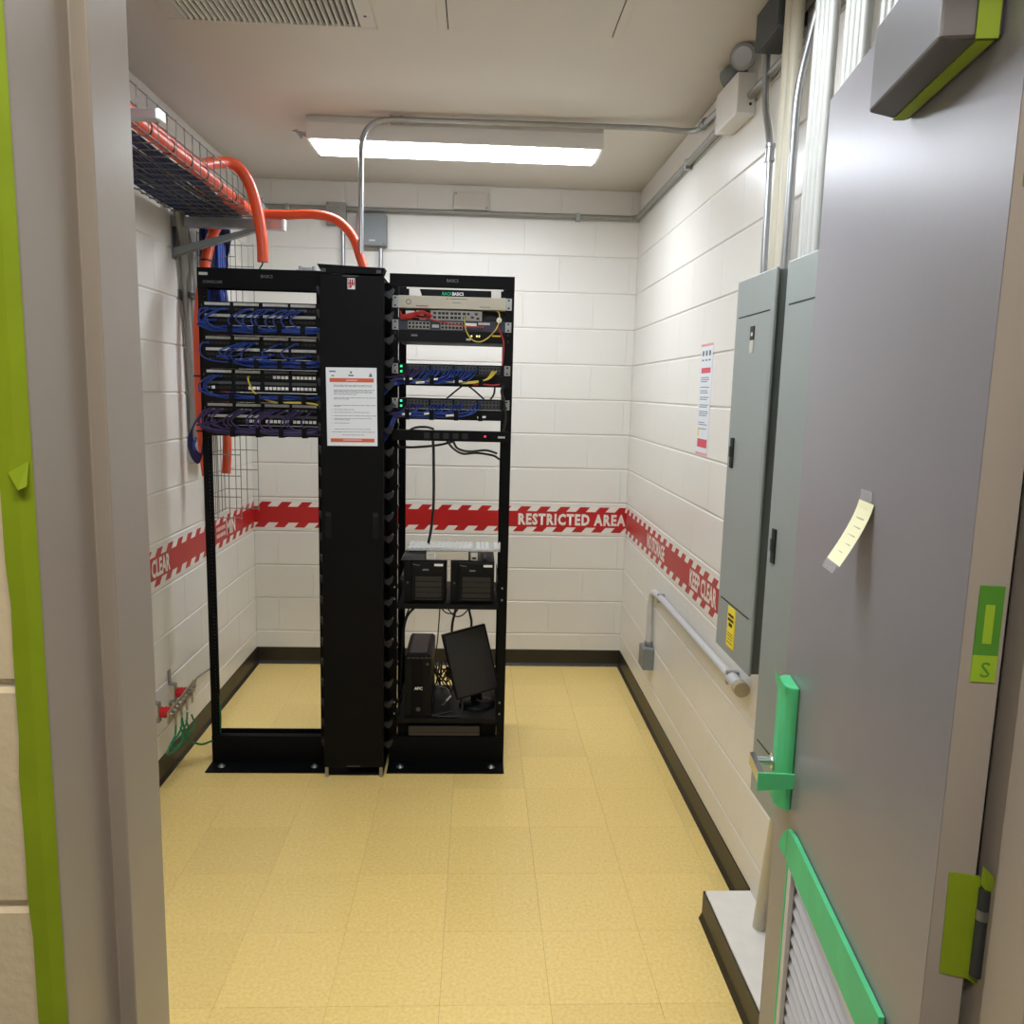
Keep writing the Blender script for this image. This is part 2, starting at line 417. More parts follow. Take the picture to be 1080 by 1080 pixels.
# closer housing near the top of the door
cl = MB(T=DT_)
cl.prism([(0.058, 0.0005), (0.335, 0.0005), (0.332, 0.020), (0.302, 0.067), (0.062, 0.067)], 2.066, 2.178, 'z')
clo = cl.build('door_closer', 'closer_paint', door, bevel=0.004, seg=2); clo['label'] = 'grey door closer housing edged with lime tape'
DB(0.062, 0.328, 0.008, 0.026, 2.0640, 2.0656).build('masking_tape', 'lime_tape', clo)
DB(0.0550, 0.0574, 0.006, 0.030, 2.0640, 2.176).build('masking_tape', 'lime_tape', clo)
# lever set wrapped in mint tape
pl = MB(T=DT_)
pp = [(0.672, 0.0005), (0.757, 0.0005), (0.757, 0.014), (0.750, 0.024), (0.735, 0.030), (0.700, 0.030), (0.682, 0.024), (0.672, 0.012)]
pl.prism(pp, 0.815, 1.082, 'z')
plo = pl.build('lock_plate', 'mint_tape', door, bevel=0.004); plo['label'] = 'lock plate wrapped in mint green tape'
MB(T=DT_).raw([(0.665, 0.031, 1.070), (0.745, 0.032, 1.066), (0.772, 0.034, 1.105), (0.735, 0.038, 1.098), (0.690, 0.036, 1.093), (0.664, 0.033, 1.086)],
              [(0, 1, 2, 3, 4, 5)]).build('tape_flap', 'mint_tape', plo)
lv = MB(T=DT_)
lv.tube([(0.728, 0.0305, 0.897), (0.728, 0.066, 0.897)], 0.0105, 14)
lv.tube([(0.728, 0.0305, 0.897), (0.728, 0.034, 0.897)], 0.018, 14)
lv.prism([(0.642, 0.0655), (0.738, 0.0655), (0.742, 0.070), (0.738, 0.0775), (0.642, 0.0765)], 0.884, 0.909, 'z')
lvo = lv.build('lever', 'chrome', door)
MB(T=DT_).raw([(0.641, 0.079, 0.872), (0.641, 0.006, 0.882), (0.641, 0.006, 0.914), (0.641, 0.079, 0.912), (0.636, 0.079, 0.872), (0.636, 0.006, 0.882), (0.636, 0.006, 0.914), (0.636, 0.079, 0.912)],
   [(0,1,2,3),(7,6,5,4),(0,4,5,1),(1,5,6,2),(2,6,7,3),(3,7,4,0)]).build('lever_tape', 'mint_tape', door, bevel=0.0015)['label'] = 'lever grip wrapped in mint tape'
# edge label, hinge leaf covered with lime tape, knuckle
DB(-0.0030, -0.0013, -0.040, -0.013, 1.378, 1.460).build('rating_label', 'green_label', door)
DB(-0.0030, -0.0013, -0.040, -0.013, 1.346, 1.378).build('rating_label', 'lime_label', door)
DB(-0.0036, -0.0031, -0.031, -0.021, 1.392, 1.438).build('rating_label', 'lime_label', door)
lettering('S', DT_(Vector((-0.0031, -0.023, 1.352))), tuple(DN*-1), (0, 0, 1), 0.018, 'green_label', door)
ht = MB(T=DT_)
ht.raw([(-0.0030, -0.016, 0.973), (-0.0030, -0.048, 0.968), (-0.0050, -0.066, 0.957), (-0.0048, -0.064, 1.0), (-0.004, -0.056, 1.05), (-0.0030, -0.050, 1.104), (-0.0030, -0.0145, 1.106),
        (-0.0014, -0.016, 0.973), (-0.0014, -0.048, 0.968), (-0.0014, -0.066, 0.957), (-0.0014, -0.064, 1.0), (-0.0014, -0.056, 1.05), (-0.0014, -0.050, 1.104), (-0.0014, -0.0145, 1.106)],
       [(0,1,2,3,4,5,6), tuple(range(13, 6, -1))] + [(i, (i+1) % 7, 7+(i+1) % 7, 7+i) for i in range(7)])
ht.build('hinge_tape', 'lime_tape', door)['label'] = 'lime tape covering the door hinge'
hk = MB(T=DT_); hk.cyl((-0.004, -0.0565, 0.975), (-0.004, -0.0565, 1.090), 0.0075, 12); hk.box(-0.003, 0.0, -0.056, -DT, 0.975, 1.09)
hko = hk.build('hinge', 'dark_steel', door)
MB(T=DT_).cyl((-0.004, -0.0565, 1.050), (-0.004, -0.0565, 1.063), 0.0082, 12).build('hinge_ring', 'galv', hko)
MB(T=DT_).raw([(-0.006, -0.050, 1.12), (-0.014, -0.058, 1.112), (-0.016, -0.068, 1.095), (-0.010, -0.060, 1.083), (-0.005, -0.050, 1.095), (-0.008, -0.054, 1.104)],
              [(0, 1, 5), (1, 2, 3, 5), (3, 4, 5), (4, 0, 5)]).build('tape_flap', 'lime_tape', hko)
hk2 = MB(T=DT_); hk2.cyl((-0.004, -0.0565, 1.90), (-0.004, -0.0565, 2.015), 0.0075, 12); hk2.box(-0.003, 0.0, -0.056, -DT, 1.90, 2.015)
hk2.build('hinge', 'dark_steel', door); DB(-0.003, -0.0013, -0.044, -0.010, 1.895, 2.02).build('hinge_tape', 'lime_tape', door)
hk3 = MB(T=DT_); hk3.cyl((-0.004, -0.0565, 0.20), (-0.004, -0.0565, 0.315), 0.0075, 12); hk3.box(-0.003, 0.0, -0.056, -DT, 0.20, 0.315); hk3.build('hinge', 'dark_steel', door)
# yellow note held by clear tape, its lower end lifting off the door
note = thing('paper_note', 'small pale yellow handwritten note taped to the grey door', 'note', DT_(Vector((0.39, 0.001, 1.40))))
nv = []; nf = []
for i in range(9):
    s = i/8
    y = 0.0016 + 0.042*s**1.35; z = 1.506-0.100*s
    t = 0.368 + 0.004*s
    for dx in (-0.036, 0.036): nv.append((t+dx, y, z))
for i in range(8): nf.append((2*i, 2*i+1, 2*i+3, 2*i+2))
nb = MB(T=DT_); nb.raw(nv, nf); no = nb.build('sheet', 'note_yellow', note)
sd = no.modifiers.new('solid', 'SOLIDIFY'); sd.thickness = 0.0004
wr_ = MB(T=DT_)
for i, (a, b) in enumerate([(-0.02, 0.018), (-0.024, 0.012), (-0.02, 0.02), (-0.022, 0.006), (-0.01, 0.016)]):
    s = 0.25+0.14*i; y = 0.0016+0.042*s**1.35+0.0006; z = 1.506-0.100*s; t = 0.368+0.004*s
    wr_.raw([(t+a, y, z), (t+b, y, z-0.001), (t+b, y+0.0006, z-0.0035), (t+a, y+0.0006, z-0.0025)], [(0, 1, 2, 3)])
wr_.build('handwriting', 'hand_grey', note, kind='stuff')
MB(T=DT_).box(0.344, 0.400, 0.0009, 0.0014, 1.494, 1.524).build('clear_tape', 'clear_tape', note)
MB(T=DT_).raw([(0.346, 0.0436, 1.407), (0.408, 0.0436, 1.407), (0.410, 0.050, 1.392), (0.348, 0.050, 1.392)], [(0, 1, 2, 3)]).build('clear_tape', 'clear_tape', note)

# ------------------------------------------------------------------ ceiling things
def light_fixture(x0, x1, y0, y1, zc, lens, label, group='surface ceiling lights'):
    t = thing('ceiling_light', label, 'ceiling light', ((x0+x1)/2, (y0+y1)/2, zc-0.108), group)
    hs = MB(); hs.prism([(y0+0.02, zc), (y0, zc-0.035), (y0, zc-0.1), (y1, zc-0.1), (y1, zc-0.035), (y1-0.02, zc)], x0, x1, 'x')
    hs.build('housing', 'fixture_white', t, bevel=0.003)
    ln = MB(); z0 = zc-0.1004; z1 = zc-0.108; a, b, c, d = x0+0.012, x1-0.012, y0+0.014, y1-0.006
    e = 0.008
    ln.raw([(a, c, z0), (b, c, z0), (b, d, z0), (a, d, z0), (a+e, c+e, z1), (b-e, c+e, z1), (b-e, d-e, z1), (a+e, d-e, z1)],
           [(4, 7, 6, 5), (0, 4, 5, 1), (1, 5, 6, 2), (2, 6, 7, 3), (3, 7, 4, 0), (0, 1, 2, 3)])
    ln.build('lens', lens, t)
    for xx in (x0-0.004, x1): B(xx, xx+0.004, y0+0.004, y1-0.004, zc-0.098, zc-0.006).build('end_cap', 'fixture_white', t)
    return t
t = light_fixture(-0.745, 0.520, 3.652, 3.890, CE, 'lens_glow', 'lit white surface fluorescent light above the racks')
cc = MB(); cc.cyl((-0.749, 3.70, 2.735), (-0.790, 3.70, 2.742), 0.009, 10); cc.cyl((-0.775, 3.70, 2.72), (-0.800, 3.69, 2.752), 0.006, 8); cc.cyl((-0.78, 3.695, 2.742), (-0.812, 3.69, 2.748), 0.004, 8)
cc.build('connector', 'galv', t)
light_fixture(-0.745, 0.520, 1.76, 2.00, CE, 'lens_glow', 'surface fluorescent light on the ceiling just inside the doorway')
light_fixture(-0.63, 0.63, -0.20, 0.04, CE, 'lens_hall', 'surface fluorescent light on the corridor ceiling')

# return-air grille
g = thing('air_grille', 'white slatted air grille set in the ceiling', 'vent', (-0.66, 2.48, CE-0.012))
GX0, GX1, GY0, GY1 = -0.995, -0.343, 2.15, 2.805; bw = 0.050
gf = MB(); gf.box(GX0, GX1, GY0, GY0+bw, CE-0.010, CE); gf.box(GX0, GX1, GY1-bw*0.5, GY1, CE-0.010, CE)
gf.box(GX0, GX0+bw, GY0+bw, GY1-bw*0.5, CE-0.010, CE); gf.box(GX1-bw, GX1, GY0+bw, GY1-bw*0.5, CE-0.010, CE)
gf.build('frame', 'grille', g, bevel=0.003)
B(GX0+bw, GX1-bw, GY0+bw, GY1-bw*0.5, CE-0.0012, CE-0.0002).build('duct_opening', 'grille_dark', g)
n = 30; wx = (GX1-GX0-2*bw)/n
me = plain_mesh(MB().prism([(-0.0042, -0.006), (-0.0030, -0.0065), (0.0042, 0.004), (0.0030, 0.0045)], -(GY1-GY0-1.5*bw)/2+0.001, (GY1-GY0-1.5*bw)/2-0.001, 'y'), 'grille')
for k in range(n):
    inst('slat', me, g, (GX0+bw+(k+0.5)*wx, (GY0+bw+GY1-bw*0.5)/2, CE-0.0058))
MB().cyl((-0.368, 2.70, CE-0.0105), (-0.368, 2.70, CE-0.012), 0.005, 10).build('screw', 'dark_steel', g)
# access panel
a = thing('access_panel', 'flush painted access panel in the ceiling near the air grille', 'panel', (0.15, 2.5, CE-0.008))
af = MB(); X0, X1, Y0, Y1 = -0.145, 0.443, 2.19, 2.796
af.box(X0, X0+0.028, Y0, Y1, CE-0.005, CE); af.box(X1-0.028, X1, Y0, Y1, CE-0.005, CE); af.box(X0+0.028, X1-0.028, Y0, Y0+0.028, CE-0.005, CE); af.box(X0+0.028, X1-0.028, Y1-0.014, Y1, CE-0.005, CE)
af.build('frame', 'ceiling_paint', a, bevel=0.001)
B(X0+0.028, X1-0.028, Y0+0.028, Y1-0.014, CE-0.0012, CE-0.0002).build('gap', 'mesh_dark', a)
B(X0+0.032, X1-0.032, Y0+0.030, Y1-0.0145, CE-0.006, CE-0.0014).build('door', 'ceiling_paint', a, bevel=0.001)

# ------------------------------------------------------------------ conduits on ceiling and walls
def conduit(name, label, pts, r, m='galv', rad=0.09, cat='conduit', clamps=(), group=None, couplings=()):
    t = thing(name, label, cat, pts[0], group)
    MB().tube(bend(pts, rad, 7), r, 12).build('pipe', m, t)
    for c, d in couplings:
        c = Vector(c); d = Vector(d).normalized()
        k = MB(); k.cyl(c-d*0.022, c+d*0.022, r*1.28, 12); k.cyl(c-d*0.026, c-d*0.016, r*1.55, 8); k.cyl(c+d*0.016, c+d*0.026, r*1.55, 8)
        k.build('coupling', 'galv', t)
    for (c, s0, s1) in clamps:
        MB().box(c[0]-s0[0], c[0]+s1[0], c[1]-s0[1], c[1]+s1[1], c[2]-s0[2], c[2]+s1[2]).build('clamp', 'galv', t, bevel=0.002)
    return t
conduit('steel_conduit', 'thin steel conduit rising from the cable manager and running along the ceiling',
        [(-0.508, 3.575, 2.1145), (-0.508, 3.605, 2.782), (0.75, 3.585, 2.782), (0.884, 3.50, 2.745), (0.884, 3.0515, 2.722)], 0.0115, rad=0.13,
        couplings=[((-0.36, 3.604, 2.782), (1, 0, 0)), ((0.884, 3.38, 2.742), (0, 1, 0))])
conduit('steel_conduit', 'grey conduit running along the top of the back wall and round onto the right wall',
        [(-1.29, YB-0.018, 2.655), (XR-0.018, YB-0.018, 2.655), (XR-0.018, 3.0515, 2.655)], 0.0145, 'galv_dull', 0.07,
        clamps=[((0.55, YB-0.016, 2.64), (0.012, 0.016, 0.012), (0.012, 0.0155, 0.032)), ((XR-0.016, 3.62, 2.64), (0.016, 0.012, 0.012), (0.0155, 0.012, 0.032)), ((-1.08, YB-0.016, 2.64), (0.012, 0.016, 0.012), (0.012, 0.0155, 0.032))])
def jbox(label, x0, x1, z0, z1, d, m, name='junction_box', knock=True):
    t = thing(name, label, 'electrical box', ((x0+x1)/2, YB, z0))
    B(x0, x1, YB-d, YB-0.0004, z0, z1).build('body', m, t, bevel=0.003)
    B(x0+0.002, x1-0.002, YB-d-0.0025, YB-d-0.0004, z0+0.002, z1-0.002).build('cover', m, t, bevel=0.001)
    for xx, zz in ((x0+0.012, z1-0.012), (x1-0.012, z0+0.012)):
        MB().cyl((xx, YB-d-0.0026, zz), (xx, YB-d-0.005, zz), 0.004, 8).build('screw', 'dark_steel', t)
    return t
jb = jbox('small square grey junction box on the back wall conduit', -0.862, -0.752, 2.565, 2.685, 0.045, 'galv_dull')
k = MB()
for x, z, w_ in ((-0.848, 2.648, 0.022), (-0.822, 2.650, 0.012), (-0.806, 2.651, 0.020), (-0.846, 2.632, 0.018), (-0.824, 2.634, 0.024)): k.tube([(x, YB-0.0481, z), (x+w_*0.5, YB-0.0481, z+0.007), (x+w_, YB-0.0481, z+0.001)], 0.0012, 5)
k.build('handwriting', 'print_dark', jb, kind='stuff')
j2 = jbox('dark grey metal box on the back wall above the cable manager', -0.690, -0.525, 2.452, 2.622, 0.075, 'grey_box')
B(-0.62, -0.585, YB-0.0785, YB-0.0776, 2.475, 2.484).build('name_plate', 'strip_grey', j2)
jbox('blank painted cover plate high on the back wall', -0.153, 0.042, 2.672, 2.768, 0.02, 'ceiling_paint', 'cover_plate')
conduit('steel_conduit', 'short conduit dropping from the small junction box behind the rack', [(-0.772, YB-0.022, 2.5645), (-0.772, YB-0.022, 1.2)], 0.0115)
conduit('steel_conduit', 'short conduit dropping from the dark grey box behind the rack', [(-0.56, YB-0.03, 2.4515), (-0.56, YB-0.03, 1.2)], 0.0115)

# emergency light on the right wall
em = thing('emergency_light', 'grey white emergency light with round lamp head high on right wall', 'emergency light', (0.87, 2.93, 2.595))
MB().prism([(2.81, 2.595), (3.05, 2.60), (3.05, 2.735), (2.81, 2.728)], 0.838, XR-0.0004, 'x').build('housing', 'fixture_white', em, bevel=0.004)
B(0.842, 0.900, 2.8078, 2.8096, 2.602, 2.722).build('side_plate', 'grille', em, bevel=0.001)
MB().cyl((0.886, 2.8076, 2.628), (0.886, 2.8060, 2.628), 0.005, 10).build('test_button', 'print_black', em)
def lamp_head(c, d):
    c = Vector(c); d = Vector(d).normalized()
    h = MB().tube([c-d*0.055, c-d*0.045, c-d*0.01, c], [0.020, 0.036, 0.041, 0.042], 20).build('lamp_head', 'grey_box', em)
    MB().tube([c+d*0.0006, c+d*0.004], [0.036, 0.030], 20).build('lamp_glass', 'lamp_glass', h)
    MB().cyl(c-d*0.05, (0.872, (c-d*0.05).y, 2.7375), 0.008, 8).build('swivel', 'grey_box', em)
lamp_head((0.845, 2.79, 2.766), (-0.45, -0.9, -0.25)); lamp_head((0.862, 3.00, 2.766), (-0.5, 0.85, -0.25))
jx = thing('junction_box', 'dark grey electrical box at the ceiling behind the emergency light', 'electrical box', (0.86, 2.5, 2.70))
B(0.825, XR-0.0004, 2.40, 2.60, 2.70, CE-0.0004).build('body', 'dark_steel', jx, bevel=0.003)
B(0.8225, 0.8246, 2.405, 2.595, 2.704, CE-0.004).build('cover', 'dark_steel', jx)
# conduits and painted pipes over the electrical panels
conduit('steel_conduit', 'steel conduit with a bend rising from the first panel past the emergency light',
        [(0.872, 2.525, 2.004), (0.872, 2.545, 2.43), (0.872, 2.625, 2.57), (0.872, 2.63, 2.806)], 0.0105, rad=0.07, couplings=[((0.872, 2.545, 2.40), (0, 0, 1))])
conduit('steel_conduit', 'bright steel conduit rising from the near end of the first panel',
        [(0.812, 2.190, 2.004), (0.812, 2.19, 2.46), (0.84, 2.19, 2.60), (0.86, 2.12, 2.80)], 0.011, rad=0.10)
conduit('steel_conduit', 'conduit running high along the right wall behind the painted pipes', [(XR-0.02, 2.807, 2.655), (XR-0.02, 1.0, 2.655)], 0.013, 'galv_dull')
conduit('steel_conduit', 'upper of two conduits high on the right wall behind the painted pipes', [(XR-0.02, 2.395, 2.74), (XR-0.02, 1.0, 2.74)], 0.013, 'galv_dull')
for nm, x, y, r, m, lb in [('painted_pipe', 0.848, 2.375, 0.017, 'pipe_cream', 'cream painted pipe rising from the first panel, farther of its pair'),
                           ('painted_pipe', 0.848, 2.322, 0.017, 'pipe_cream', 'cream painted pipe rising from the first panel, nearer of its pair')]:
    t = tag(MB().cyl((x, y, 2.004), (x, y, CE-0.0004), r, 16).build(nm, m), lb, 'pipe', 'painted pipes above the panels')
gi = 0
for gname, y0, cnt, sp in [('far', 2.030, 4, 0.0275), ('middle', 1.858, 4, 0.0265), ('near', 1.690, 4, 0.0265)]:
    for k in range(cnt):
        y = y0-k*sp
        tag(MB().cyl((0.795, y, 2.004), (0.795, y, CE-0.0004), 0.0122, 14).build('painted_pipe', 'pipe_white'),
            '%s of four white pipes in the %s cluster above the second panel' % (['farthest', 'second', 'third', 'nearest'][k], gname), 'pipe', 'painted pipes above the panels')

# ------------------------------------------------------------------ electrical panels
PX = 0.765
def panel(label, y0, y1, z0, z1, latch_z, vent):
    t = thing('electrical_panel', label, 'electrical panel', ((PX+XR)/2, (y0+y1)/2, z0), 'grey electrical panels')
    B(PX+0.012, XR-0.0004, y0+0.006, y1-0.006, z0+0.004, z1-0.004).build('body', 'panel_shaded', t, bevel=0.002)
    cv = B(PX+0.0025, PX+0.0116, y0, y1, z0, z1).build('cover', 'panel_paint', t, bevel=0.003)
    dr = B(PX+0.0019, PX+0.0024, y0+0.012, y1-0.03, z0+0.160, z1-0.11).build('door', 'panel_paint', t)
    ln = MB(); ln.box(PX+0.0014, PX+0.0024, y0+0.028, y1-0.028, z1-0.109, z1-0.1055); ln.box(PX+0.0014, PX+0.0024, y0+0.028, y1-0.028, z0+0.1555, z0+0.159)
    ln.build('gap_line', 'print_black', t)
    ls = MB(); ls.box(PX-0.004, PX+0.0017, y1-0.062, y1-0.038, latch_z-0.045, latch_z+0.045)
    lo = ls.build('latch', 'print_black', dr, bevel=0.002)
    B(PX-0.009, PX-0.0044, y1-0.055, y1-0.045, latch_z-0.012, latch_z+0.02).build('latch_tongue', 'dark_steel', lo)
    return t, dr
p1, d1 = panel('grey electrical panel with yellow sticker at its bottom', 2.125, 2.437, 0.895, 2.003, 1.50, True)
B(PX-0.0010, PX+0.0023, 2.262, 2.325, 0.925, 1.045).build('warning_sticker', 'label_yellow', p1)['label'] = 'yellow warning sticker'
st = MB()
for z, w, h in [(1.018, 0.046, 0.008), (1.004, 0.050, 0.008), (0.988, 0.030, 0.011), (0.966, 0.044, 0.002), (0.958, 0.048, 0.002), (0.949, 0.04, 0.002), (0.938, 0.046, 0.002)]:
    st.box(PX-0.0016, PX-0.0011, 2.2935-w/2, 2.2935+w/2, z, z+h)
st.build('sticker_print', 'print_black', p1, kind='stuff')
B(PX-0.0008, PX+0.0018, 2.262, 2.293, 1.825, 1.863).build('number_plate', 'print_black', d1)
B(PX-0.0008, PX+0.0018, 2.264, 2.291, 1.79, 1.824).build('number_plate', 'beige', d1)
B(PX-0.0012, PX-0.00085, 2.270, 2.285, 1.836, 1.846).build('number_print', 'strip_grey', d1)
p2, d2 = panel('grey electrical panel half hidden behind the open door', 1.45, 2.050, 0.600, 2.003, 1.29, True)
B(PX+0.05, PX+0.10, 2.4315, 2.4375, 1.66, 1.71).build('side_tag', 'white_plastic', p1)

# printed notice on the right wall
nt_ = thing('wall_notice', 'tall pink edged printed notice sheet on the right wall', 'notice', (XR, 3.21, 1.43))
def nb_(y0, y1, z0, z1, d=0.0012, e=0.0004): return B(XR-d, XR-e, y0, y1, z0, z1)
nb_(3.130, 3.298, 1.432, 1.872).build('sheet', 'paper', nt_)
k = MB(); k.box(XR-0.0015, XR-0.00125, 3.130, 3.298, 1.862, 1.872); k.box(XR-0.0015, XR-0.00125, 3.130, 3.298, 1.432, 1.442); k.build('border', 'print_pale', nt_)
k = MB(); k.box(XR-0.0015, XR-0.00125, 3.150, 3.278, 1.757, 1.778); k.box(XR-0.0015, XR-0.00125, 3.145, 3.280, 1.462, 1.496); k.build('banner', 'print_pink', nt_)
k = MB()
for z in [1.738, 1.730, 1.722, 1.70, 1.686, 1.678, 1.66, 1.652, 1.63, 1.622, 1.604, 1.596, 1.588, 1.56, 1.552, 1.535]:
    k.box(XR-0.0015, XR-0.00125, 3.15+random.uniform(0, 0.05), 3.278, z, z+0.003)
for y in (3.262, 3.215, 3.17): k.box(XR-0.0015, XR-0.00125, y-0.012, y+0.012, 1.825, 1.845); k.box(XR-0.0015, XR-0.00125, y-0.013, y+0.013, 1.805, 1.811)
k.build('print', 'print_dark', nt_, kind='stuff')
nb_(3.266, 3.284, 1.505, 1.535, 0.0016, 0.00125).build('mark', 'label_yellow', nt_)

# low conduit, box and fittings on the right wall
lc = conduit('steel_conduit', 'low silver conduit along the right wall below the first panel',
             [(XR-0.02, 3.90, 0.41), (XR-0.02, 3.90, 0.70), (XR-0.02, 3.70, 0.715), (XR-0.024, 2.54, 0.72)], 0.0155, 'conduit_paint', 0.09,
             clamps=[((XR-0.02, 3.70, 0.71), (0.014, 0.01, 0.022), (0.0196, 0.01, 0.022)), ((XR-0.02, 2.60, 0.72), (0.022, 0.010, 0.022), (0.0196, 0.010, 0.024))])
MB().cyl((XR-0.024, 2.60, 0.72), (XR-0.026, 2.515, 0.72), 0.0215, 16).build('sleeve', 'conduit_paint', lc)
MB().cyl((XR-0.026, 2.514, 0.72), (XR-0.026, 2.480, 0.72), 0.0255, 16).build('end_bushing', 'brass', lc)
ob = thing('outlet_box', 'small grey outlet box low on the right wall under the bent conduit', 'electrical box', (XR-0.03, 3.90, 0.30))
B(XR-0.052, XR-0.0004, 3.845, 3.955, 0.300, 0.4096).build('body', 'grey_box', ob, bevel=0.003)
B(XR-0.0555, XR-0.0526, 3.848, 3.952, 0.303, 0.407).build('cover', 'galv_dull', ob, bevel=0.001)
MB().cyl((XR-0.02, 3.90, 0.41), (XR-0.02, 3.90, 0.435), 0.021, 12).build('connector', 'galv', ob)

# concrete pad and the pipes that stand in it
pad = thing('concrete_pad', 'low white painted concrete pad with black base against the right wall', 'pad', (0.83, 1.7, 0))
B(0.757, XR-0.0006, 0.95, 2.346, 0.0, 0.100).build('slab', 'pad_paint', pad, bevel=0.004)
pb = MB(); pb.box(0.752, 0.7566, 0.95, 2.351, 0, 0.094); pb.box(0.7566, XR-0.0006, 2.3464, 2.351, 0, 0.094); pb.prism([(0.742, 0), (0.752, 0), (0.752, 0.02)], 0.95, 2.351, 'y')
pb.build('cove_base', 'rubber_base', pad)
tag(MB().tube([(0.868, 2.165, 0.1004), (0.845, 2.022, 0.599)], 0.019, 16).build('painted_pipe', 'pipe_cream'), 'thick cream pipe standing in the concrete pad', 'pipe')
tag(MB().cyl((0.884, 2.105, 0.1004), (0.884, 2.045, 0.603), 0.009, 12).build('painted_pipe', 'pipe_white'), 'thin pale pipe beside the thick one on the concrete pad', 'pipe')

# ------------------------------------------------------------------ red warning tape round the walls
def warn_tape(label, L, fn, ph=0.0):
    """fn(s, z, d) -> world, s along reading direction, d off the wall"""
    t = thing('warning_tape', label, 'tape', fn(L/2, 0.84, 0), 'red warning tape round the room')
    MB(T=lambda p: fn(p.x, p.z, p.y)).box(0, L, 0.0003, 0.0007, 0.835, 0.992).build('backing', 'tape_white', t)
    MB(T=lambda p: fn(p.x, p.z, p.y)).box(0, L, 0.0009, 0.0011, 0.866, 0.961).build('red_band', 'tape_red', t)
    per, w, sl = 0.118, 0.060, 0.026
    tooth = MB(T=lambda p: fn(p.x, p.z, p.y))
    n = int(L/per)+2
    for zz0, zz1 in ((0.961, 0.990), (0.837, 0.866)):
        for i in range(-1, n):
            s = ph + i*per + (0.0 if zz0 > 0.9 else -0.022)
            q = [(s, zz0), (s+w, zz0), (s+w+sl, zz1), (s+sl, zz1)]
            q = [(min(max(x, 0), L), z) for x, z in q]
            if q[1][0]-q[0][0] < 0.004 and q[2][0]-q[3][0] < 0.004: continue
            tooth.raw([(x, 0.0010, z) for x, z in q], [(0, 1, 2, 3)])
    tooth.build('hatch_mark', 'tape_red', t, kind='stuff')
    return t
tb = warn_tape('red restricted area tape across the back wall', XR-XL-0.002, lambda s, z, d: Vector((XL+0.001+s, YB-d, z)), 0.02)
lettering('RESTRICTED AREA', (0.256, YB-0.0013, 0.882), (1, 0, 0), (0, 0, 1), 0.062, 'tape_white', tb, width=0.648, bold=0.045, space=1.18)
tl = warn_tape('red keep clear tape along the left wall behind the rack', YB-1.0-0.002, lambda s, z, d: Vector((XL+d, 1.0+s, z)), 0.05)
lettering('KEEP', (XL+0.0013, 3.045, 0.879), (0, 1, 0), (0, 0, 1), 0.069, 'tape_white', tl, width=0.16, bold=0.035)
lettering('CLEAR', (XL+0.0013, 3.250, 0.879), (0, 1, 0), (0, 0, 1), 0.069, 'tape_white', tl, width=0.198, bold=0.035)
lettering('MIN', (XL+0.0013, 4.235, 0.884), (0, 1, 0), (0, 0, 1), 0.072, 'tape_white', tl, width=0.155, bold=0.035)
kk = MB()
for z in (0.935, 0.90):
    for i in range(7): kk.box(XL+0.0012, XL+0.0014, 4.075+i*0.021, 4.088+i*0.021, z-0.010, z+0.010)
kk.build('lettering', 'tape_white', tl, kind='stuff')
tr = warn_tape('red no storage keep clear tape along the right wall', YB-2.0-0.002, lambda s, z, d: Vector((XR-d, YB-0.001-s, z)), 0.03)
lettering('NO STORAGE', (XR-0.0013, 4.135, 0.879), (0, -1, 0), (0, 0, 1), 0.069, 'tape_white', tr, width=0.395, bold=0.035)
lettering('KEEP CLEAR', (XR-0.0013, 3.275, 0.879), (0, -1, 0), (0, 0, 1), 0.069, 'tape_white', tr, width=0.385, bold=0.035)

# ------------------------------------------------------------------ racks
YR = 3.442; RW = 0.515; RH = 2.134
def post(x0, side, y0, parent, holes=True, z0=0.006, z1=RH, depth=0.076):
    """C channel; web on the outer side"""
    w = 0.035; mb = MB()
    if side < 0: web = (x0, x0+0.004); out = (x0+0.004, x0+0.0225); hol = (x0+0.0225, x0+0.0310); inn = (x0+0.0310, x0+w)
    else: web = (x0+w-0.004, x0+w); out = (x0+w-0.019, x0+w-0.004); hol = (x0+w-0.027, x0+w-0.019); inn = (x0, x0+w-0.027)
    mb.box(web[0], web[1], y0, y0+depth, z0, z1)
    mb.box(out[0], out[1], y0, y0+0.004, z0, z1); mb.box(inn[0], inn[1], y0, y0+0.004, z0, z1)
    if holes:
        z = z0+0.1; mb.box(hol[0], hol[1], y0, y0+0.004, z0, z)
        while z < z1-0.1: mb.box(hol[0], hol[1], y0, y0+0.004, z+0.0075, z+0.0159); z += 0.0159
        mb.box(hol[0], hol[1], y0, y0+0.004, z, z1)
    else: mb.box(hol[0], hol[1], y0, y0+0.004, z0, z1)
    mb.box(*((x0+0.004, x0+0.016) if side < 0 else (x0+w-0.016, x0+w-0.004)), y0+depth-0.004, y0+depth, z0, z1)
    return mb.build('post', 'rack_black', parent)
def bolt(x, y, z, parent):
    MB().tube([(x, y, z), (x, y, z+0.003), (x, y, z+0.0031), (x, y, z+0.011)], [0.016, 0.016, 0.009, 0.008], 8).build('bolt', 'galv', parent)
def rack_base(x0, yf, yb, parent):
    x1 = x0+RW
    b = MB(); b.box(x0, x1, yf-0.005, yf, 0.0, 0.124); b.box(x0, x1, yf-0.107, yf-0.005, 0.0, 0.006); b.box(x0, x1, yf, yf+0.03, 0.118, 0.124)
    b.build('base_angle', 'rack_black', parent, bevel=0.001)
    c = MB(); c.box(x0, x1, yb, yb+0.005, 0.0, 0.124); c.box(x0, x1, yb+0.005, yb+0.107, 0, 0.006); c.build('base_angle', 'rack_black', parent)
    for xx in (x0+0.055, x1-0.055): bolt(xx, yf-0.055, 0.006, parent)
